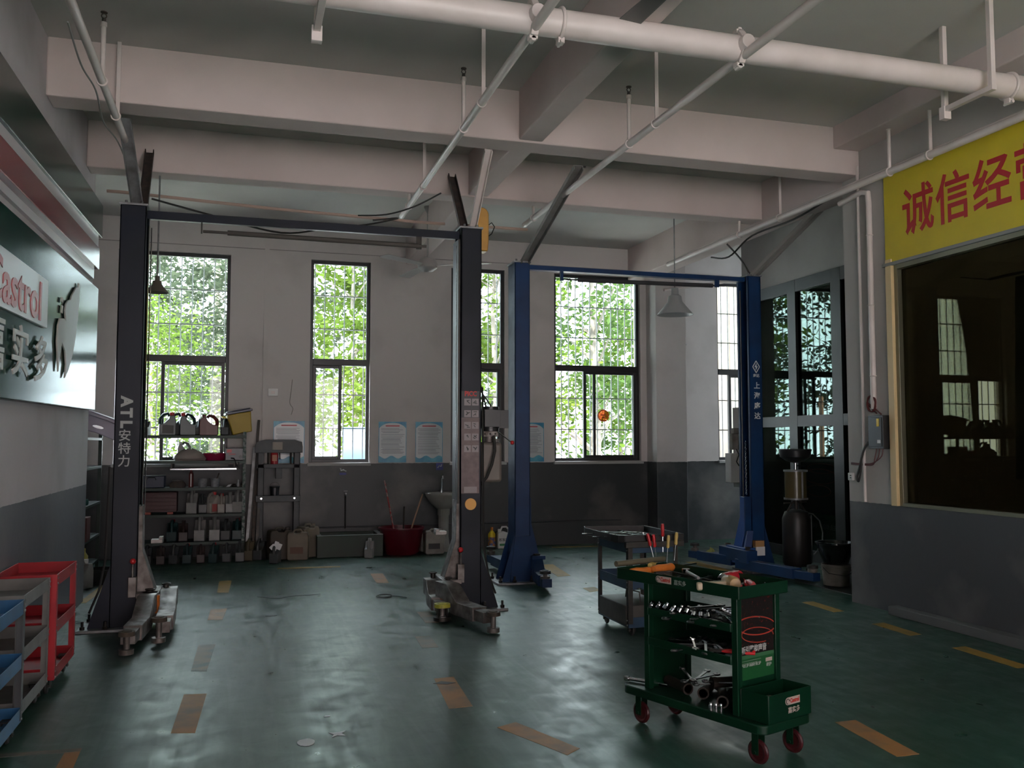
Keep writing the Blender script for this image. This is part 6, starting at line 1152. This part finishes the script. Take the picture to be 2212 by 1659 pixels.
SD_r = Kind(driver_make(red_knob)); SD_o = Kind(driver_make(orange)); SD_y = Kind(driver_make(mat('pale_yellow_grip', (0.55, 0.40, 0.12), 0.4)))
def socket_make():
    t = thing('socket', 'socket', 'socket'); q = MB(); q.lathe([(0.006, 0), (0.012, 0), (0.013, 0.02), (0.010, 0.024), (0.010, 0.036), (0.005, 0.036), (0.005, 0.02), (0.009, 0.018), (0.009, 0.002), (0.006, 0.002)], 14); q.build('body', chrome, t); return t
SK = Kind(socket_make)
def plier_make():
    t = thing('pliers', 'pliers', 'pliers'); 
    for s in (-1, 1): q = MB(); q.tube([(0.02, s*0.004, 0.006), (-0.03, s*0.018, 0.006), (-0.08, s*0.022, 0.006), (-0.13, s*0.016, 0.006)], 0.0065, 8); q.build('grip', red_knob, t)
    q = MB(); q.prism([(0.0, -0.012), (0.03, -0.012), (0.07, -0.002), (0.07, 0.002), (0.03, 0.012), (0.0, 0.012)], 'z', 0.0, 0.012); q.build('jaws', dark_steel, t, 0.002); return t
PL = Kind(plier_make)
def tube_make():
    t = thing('pipe_piece', 'pipe', 'pipe piece'); q = MB(); q.lathe([(0.022, 0), (0.030, 0), (0.030, 0.02), (0.026, 0.03), (0.026, 0.20), (0.020, 0.20), (0.020, 0.01), (0.022, 0)], 18, Matrix.Rotation(PI/2, 4, 'Y')); q.build('body', mat('rusty_dark', (0.035, 0.025, 0.02), 0.6, 0.3), t); return t
TP = Kind(tube_make)
rnd = random.Random(11)
# top tray of the green cart: z just above the tray floor
zt = 0.7605
def put(K, x, y, z, ang, lab, grp, tilt=0.0, sc=1.0): K.place(gp(x, y, z), (tilt, 0, CA+ang), lab, grp, sc)
gt = 'tools on the top tray of the green cart'
put(SP_c, 0.078, 0.45, zt, 1.3, 'bright chrome spanner near the logo rim of the green cart top', gt); put(SP_c, 0.101, 0.52, zt+0.002, 1.1, 'second bright spanner beside the first, near the logo rim', gt, 0, 0.9)
put(SP_d, 0.195, 0.72, zt, 0.6, 'long dark spanner in the middle of the green cart top', gt, 0, 1.3); put(SP_d, 0.234, 0.60, zt+0.010, 0.2, 'dark spanner lying crosswise behind the air gun', gt, 0, 1.2); put(SP_d, 0.265, 0.48, zt, 1.9, 'dark spanner at the back edge of the green cart top', gt, 0, 1.2); put(SP_d, 0.156, 0.32, zt, 2.4, 'dark spanner near the poster end of the green cart top', gt, 0, 1.1)
put(SP_c, 0.281, 0.22, zt+0.02, 0.5, 'raised chrome spanner at the right corner of the green cart top', gt); put(SP_c, 0.039, 0.75, zt, 1.5, 'chrome spanner along the left rim of the green cart top', gt, 0, 0.8)
put(SD_o, 0.047, 0.93, zt+0.03, -0.15, 'orange screwdriver grip at the handle end of the green cart', gt, 0, 1.5); put(SD_o, 0.172, 0.88, zt+0.035, 0.1, 'thick orange grip behind the orange screwdriver', gt, 0, 1.9)
put(SD_r, 0.211, 0.22, zt+0.03, 0.9, 'red screwdriver at the near right corner of the green cart', gt, 0, 1.2); put(SD_r, 0.257, 0.30, zt+0.02, 0.7, 'second red screwdriver behind the first on the green cart', gt, 0, 1.0); put(PL, 0.195, 0.30, zt+0.012, 0.4, 'red-handled pliers at the near right corner of the green cart', gt, 0, 1.2)
put(SD_y, 0.211, 0.94, zt+0.05, 0.5, 'yellow and red grip lying on top of the orange one', gt, 0, 1.2)
# air gun
t = thing('impact_gun', 'cream and amber pneumatic impact gun on the green cart top', 'impact gun', gp(0.117, 0.28, zt+0.045), CA-0.5)
q = MB(); q.lathe([(0.001, -0.08), (0.026, -0.075), (0.034, -0.03), (0.036, 0.03), (0.028, 0.05), (0.018, 0.055), (0.001, 0.055)], 20, Matrix.Rotation(PI/2, 4, 'X')); q.build('housing', mat('amber_nose', (0.42, 0.26, 0.05), 0.45, col2=(0.28, 0.2, 0.13), scale=10), t); q = MB(); q.bar((-0.01, -0.01, -0.008), (-0.17, 0.03, -0.018), 0.036, 0.040); q.build('grip', mat('cream_grip', (0.42, 0.34, 0.24), 0.5), t, 0.008); q = MB(); q.cyl((0, 0.07, 0), (0, 0.10, 0), 0.010, n=8); q.build('anvil', chrome, t)
t = thing('spray_can', 'red aerosol can with silver dome lying on the green cart', 'can', gp(0.242, 0.44, zt+0.033), CA+0.15); q = MB(); Mx = Matrix.Rotation(PI/2, 4, 'Y'); q.lathe([(0.001, 0.0), (0.030, 0.002), (0.031, 0.15), (0.001, 0.15)], 22, Mx); q.build('body', mat('red_can', (0.40, 0.02, 0.035), 0.3), t); q = MB(); q.lathe([(0.030, 0.0), (0.024, -0.016), (0.012, -0.022), (0.012, -0.035), (0.001, -0.035)], 20, Mx); q.build('dome', chrome, t); q = MB(); q.box(0.07, 0.13, -0.014, 0.014, 0.0285, 0.0315); q.build('label', mat('pinkish_label2', (0.45, 0.30, 0.30), 0.5), t)
t = thing('hammer', 'dark hammer lying along the middle of the green cart top', 'hammer', gp(0.156, 0.70, zt+0.012), CA+1.2); q = MB(); q.cyl((-0.16, 0, 0), (0.14, 0, 0), 0.010, n=10); q.build('handle', mat('dark_wood_handle', (0.06, 0.04, 0.025), 0.6), t); q = MB(); q.box(0.13, 0.16, -0.05, 0.05, -0.012, 0.018); q.build('head', dark_steel, t, 0.004)
t = thing('ratchet', 'long chrome ratchet wrench lying in the middle of the green cart top', 'ratchet', gp(0.203, 0.62, zt+0.04), CA+1.0); q = MB(); q.cyl((-0.13, 0, 0), (0.10, 0, 0), 0.008, n=10); q.build('handle', grey_zinc, t); q = MB(); q.cyl((0.12, 0, -0.012), (0.12, 0, 0.012), 0.022, n=16); q.build('head', chrome, t)
t = thing('chisel_bar', 'flat dark pry bar at the back of the green cart top', 'pry bar', gp(0.281, 0.72, zt+0.01), CA+1.5); q = MB(); q.bar((-0.18, 0, 0), (0.16, 0, 0.01), 0.018, 0.008); q.bar((0.15, 0, 0.01), (0.20, 0, 0.03), 0.022, 0.006); q.build('body', dark_steel, t)
# first shelf: dense bundle of spanners, some sticking out to the left
zs1 = 0.5955; g1 = 'dark spanners heaped on the first shelf of the green cart'; L1_ = 'dark spanner in the heap on the first shelf of the green cart'
k = 0
for i in range(26):
    x = 0.07+0.21*rnd.random(); y = 0.30+0.38*rnd.random(); put(SP_d, x, y, zs1+0.008*(i//6)+0.001, rnd.uniform(-0.5, 0.5)+(0 if rnd.random() < .6 else 1.2), L1_, g1, rnd.uniform(-.1, .1), rnd.uniform(0.8, 1.3))
g1c = 'chrome sockets along the rim of the first shelf'
for i in range(9): put(SK, 0.016, 0.74-0.05*i, zs1+0.036+0.004*(i % 3), 0.3*i, 'shiny socket on the rim of the first shelf of the green cart', g1c, 0.6, 1.0)
for i in range(8): put(SP_c, 0.08+0.028*i, 0.27+0.03*(i % 4), zs1+0.036+0.002*i, 0.9+0.2*i, 'bright spanner on the heap at the poster end of the first shelf', 'bright spanners on the first shelf', 0.15, 0.8)
# second shelf
zs2 = 0.4405; g2 = 'dark tools on the second shelf of the green cart'
for i in range(14): put(SP_d, 0.08+0.2*rnd.random(), 0.31+0.34*rnd.random(), zs2+0.006*(i//5)+0.001, rnd.uniform(-1.2, 1.2), 'dark spanner in the heap on the second shelf of the green cart', g2, rnd.uniform(-.1, .1), rnd.uniform(0.9, 1.4))
put(PL, 0.06, 0.28, zs2+0.035, 2.2, 'red-handled pliers hanging over the rim of the second cart shelf', None, 0.0, 1.1); put(SP_c, 0.08, 0.50, zs2+0.03, 0.8, 'bright spanner standing out on the second shelf heap', None, 0.2, 1.1)
# deck
zd = 0.201; g3 = 'rusty pipe pieces on the deck of the green cart'
for i, (x, y, a, z) in enumerate(((0.06, 0.30, 0.7, 0), (0.20, 0.36, 1.1, 0), (0.10, 0.46, 0.5, 0), (0.24, 0.28, 0.9, 0), (0.12, 0.42, -0.4, 0.058), (0.10, 0.56, 1.3, 0.0))): put(TP, x, y, zd+0.031+z, a, 'dark rusty pipe piece among those heaped on the green cart deck', g3, 0.0, 1.0)
for i in range(6): put(SP_d, 0.08+0.2*rnd.random(), 0.32+0.34*rnd.random(), zd+0.062+0.006*i, rnd.uniform(-1, 1), 'dark spanner lying on the pipes on the green cart deck', 'dark spanners on the deck of the green cart', 0.1, 1.2)
t = thing('chrome_bar', 'bright chrome bar sticking out over the left end of the green cart deck', 'bar', gp(0.08, 0.86, zd+0.012), CA+1.9); q = MB(); q.cyl((-0.14, 0, 0), (0.10, 0, 0), 0.009, n=10); q.cyl((0.09, 0, 0), (0.115, 0, 0), 0.014, n=10); q.build('bar', chrome, t)
for i in range(3): put(SK, 0.02+0.015*i, 0.34-0.02*i, zd, 0.0, 'tiny bright socket near the front rim of the green cart deck', 'sockets on the green cart deck', 0, 0.7)
t = thing('can', 'dark can lying in the open box of the green cart', 'can', gp(0.14, 0.09, 0.252), CA+0.5); q = MB(); q.lathe([(0.001, -0.05), (0.035, -0.05), (0.035, 0.05), (0.001, 0.05)], 18, Matrix.Rotation(PI/2, 4, 'Y')); q.build('body', brown_rust, t); q = MB(); q.cyl((-0.052, 0, 0), (-0.050, 0, 0), 0.03, n=16); q.build('lid', white_plastic, t)
# tools of the blue cart
def bput(K, x, y, z, ang, lab, grp, tilt=0.0, sc=1.0): K.place((x, y, z), (tilt, 0, ang) if not isinstance(tilt, tuple) else tilt, lab, grp, sc)
gb = 'tools in the dark top tray of the blue cart'
for i in range(16): bput(SP_d, 2.74+0.52*rnd.random(), 6.58+0.55*rnd.random(), 0.733+0.006*(i//5), rnd.uniform(-1.5, 1.5), 'dark spanner in the top tray of the blue cart', gb, rnd.uniform(-.05, .05), rnd.uniform(0.9, 1.4))
for i in range(3): bput(SP_c, 2.78+0.17*i, 6.95-0.1*i, 0.752, 0.2+0.5*i, ['bright spanner at the far left of the blue cart tray', 'bright spanner in the middle of the blue cart tray', 'bright spanner at the right of the blue cart tray'][i], gb, 0, 1.1)
t = thing('steel_ring', 'dark steel ring plate lying in the blue cart tray', 'ring', (2.90, 6.72, 0.757)); q = MB(); q.torus((0, 0, 0), 0.10, 0.010, n=30, m=6); q.cyl((0, 0, -0.006), (0, 0, 0.0), 0.07, n=24); q.build('ring', dark_steel, t)
for i, (x, K, lab) in enumerate(((3.00, SD_r, 'red screwdriver hanging blade-down, leftmost on the blue cart rail'), (3.05, SD_r, 'second red screwdriver hanging beside the leftmost on the blue cart rail'), (3.13, SD_r, 'tall red screwdriver standing in the blue cart rail'), (3.18, SD_y, 'pale yellow grip hanging in the middle of the blue cart rail'), (3.25, SD_y, 'yellow grip hanging at the right end of the blue cart rail'))):
    K.place((x, 6.43, [0.80, 0.79, 0.87, 0.78, 0.80][i]), (0, PI/2+0.12*(i-2), 0.3*i-0.5), lab, 'screwdrivers hanging on the blue cart', 1.05)
bput(SP_c, 2.98, 6.60, 0.365, 1.35, 'bright spanner on the middle shelf of the blue cart', None, 0, 1.1)

# ================================================================ FLOOR LITTER AND STAINS
def flat_patch(label, pts, m, name, cat, z=0.0015, th=0.002):
    cx = sum(p[0] for p in pts)/len(pts); cy = sum(p[1] for p in pts)/len(pts); q = MB(); q.prism([(p[0]-cx, p[1]-cy) for p in pts], 'z', 0, th); o = q.build(name, m, None, 0, False); o.location = (cx, cy, z); return tag(o, label, cat)
def blobpts(cx, cy, rx, ry, n, seed, j=0.18):
    r = random.Random(seed); return [(cx+rx*math.cos(2*PI*k/n)*(1+r.uniform(-j, j)), cy+ry*math.sin(2*PI*k/n)*(1+r.uniform(-j, j))) for k in range(n)]
wp = mat('white_paint_spill', (0.55, 0.58, 0.62), 0.5)
flat_patch('round white paint spot on the floor near the bottom of the picture', blobpts(0.33, 4.72, 0.045, 0.055, 14, 1, 0.08), wp, 'paint_spot', 'paint spot')
flat_patch('small cross shaped white paint fleck right of the round white spot', [(0.46, 4.76), (0.49, 4.79), (0.53, 4.77), (0.515, 4.81), (0.54, 4.85), (0.495, 4.83), (0.45, 4.84), (0.475, 4.80)], wp, 'paint_spot', 'paint spot')
flat_patch('tiny white fleck on the floor farthest from the camera of the three', blobpts(0.47, 5.13, 0.018, 0.012, 9, 3), wp, 'paint_spot', 'paint spot')
flat_patch('long dark crack patch in the floor between the dark navy posts', [(0.16, 9.21), (0.28, 9.24), (0.42, 9.20), (0.52, 9.22), (0.76, 9.19), (0.60, 9.15), (0.46, 9.14), (0.36, 9.04), (0.28, 9.09), (0.22, 9.16)], mat('dark_crack', (0.008, 0.022, 0.016), 0.5), 'floor_crack', 'crack')
flat_patch('dark oil stain across the near end of an orange dash', [(1.16, 5.62), (1.22, 5.66), (1.30, 5.60), (1.24, 5.58)], mat('oil_stain', (0.03, 0.018, 0.012), 0.4), 'oil_stain', 'stain')
flat_patch('small dark oval stain on the floor left of centre', blobpts(0.26, 8.19, 0.05, 0.03, 12, 5), mat('dark_stain', (0.01, 0.014, 0.014), 0.4), 'oil_stain', 'stain')
t = thing('wire_coil', 'small dark wire coil lying on the floor between the dark navy posts', 'wire', (1.34, 8.86, 0.004)); q = MB(); q.torus((0, 0, 0.004), 0.075, 0.004, n=26, m=5, sy=1.25); q.torus((0.01, 0.01, 0.008), 0.068, 0.003, n=26, m=5, sy=1.2); q.tube([(0.07, 0, 0.004), (0.14, -0.04, 0.003), (0.20, -0.13, 0.003)], 0.003, 5); q.build('coil', black_rubber, t)
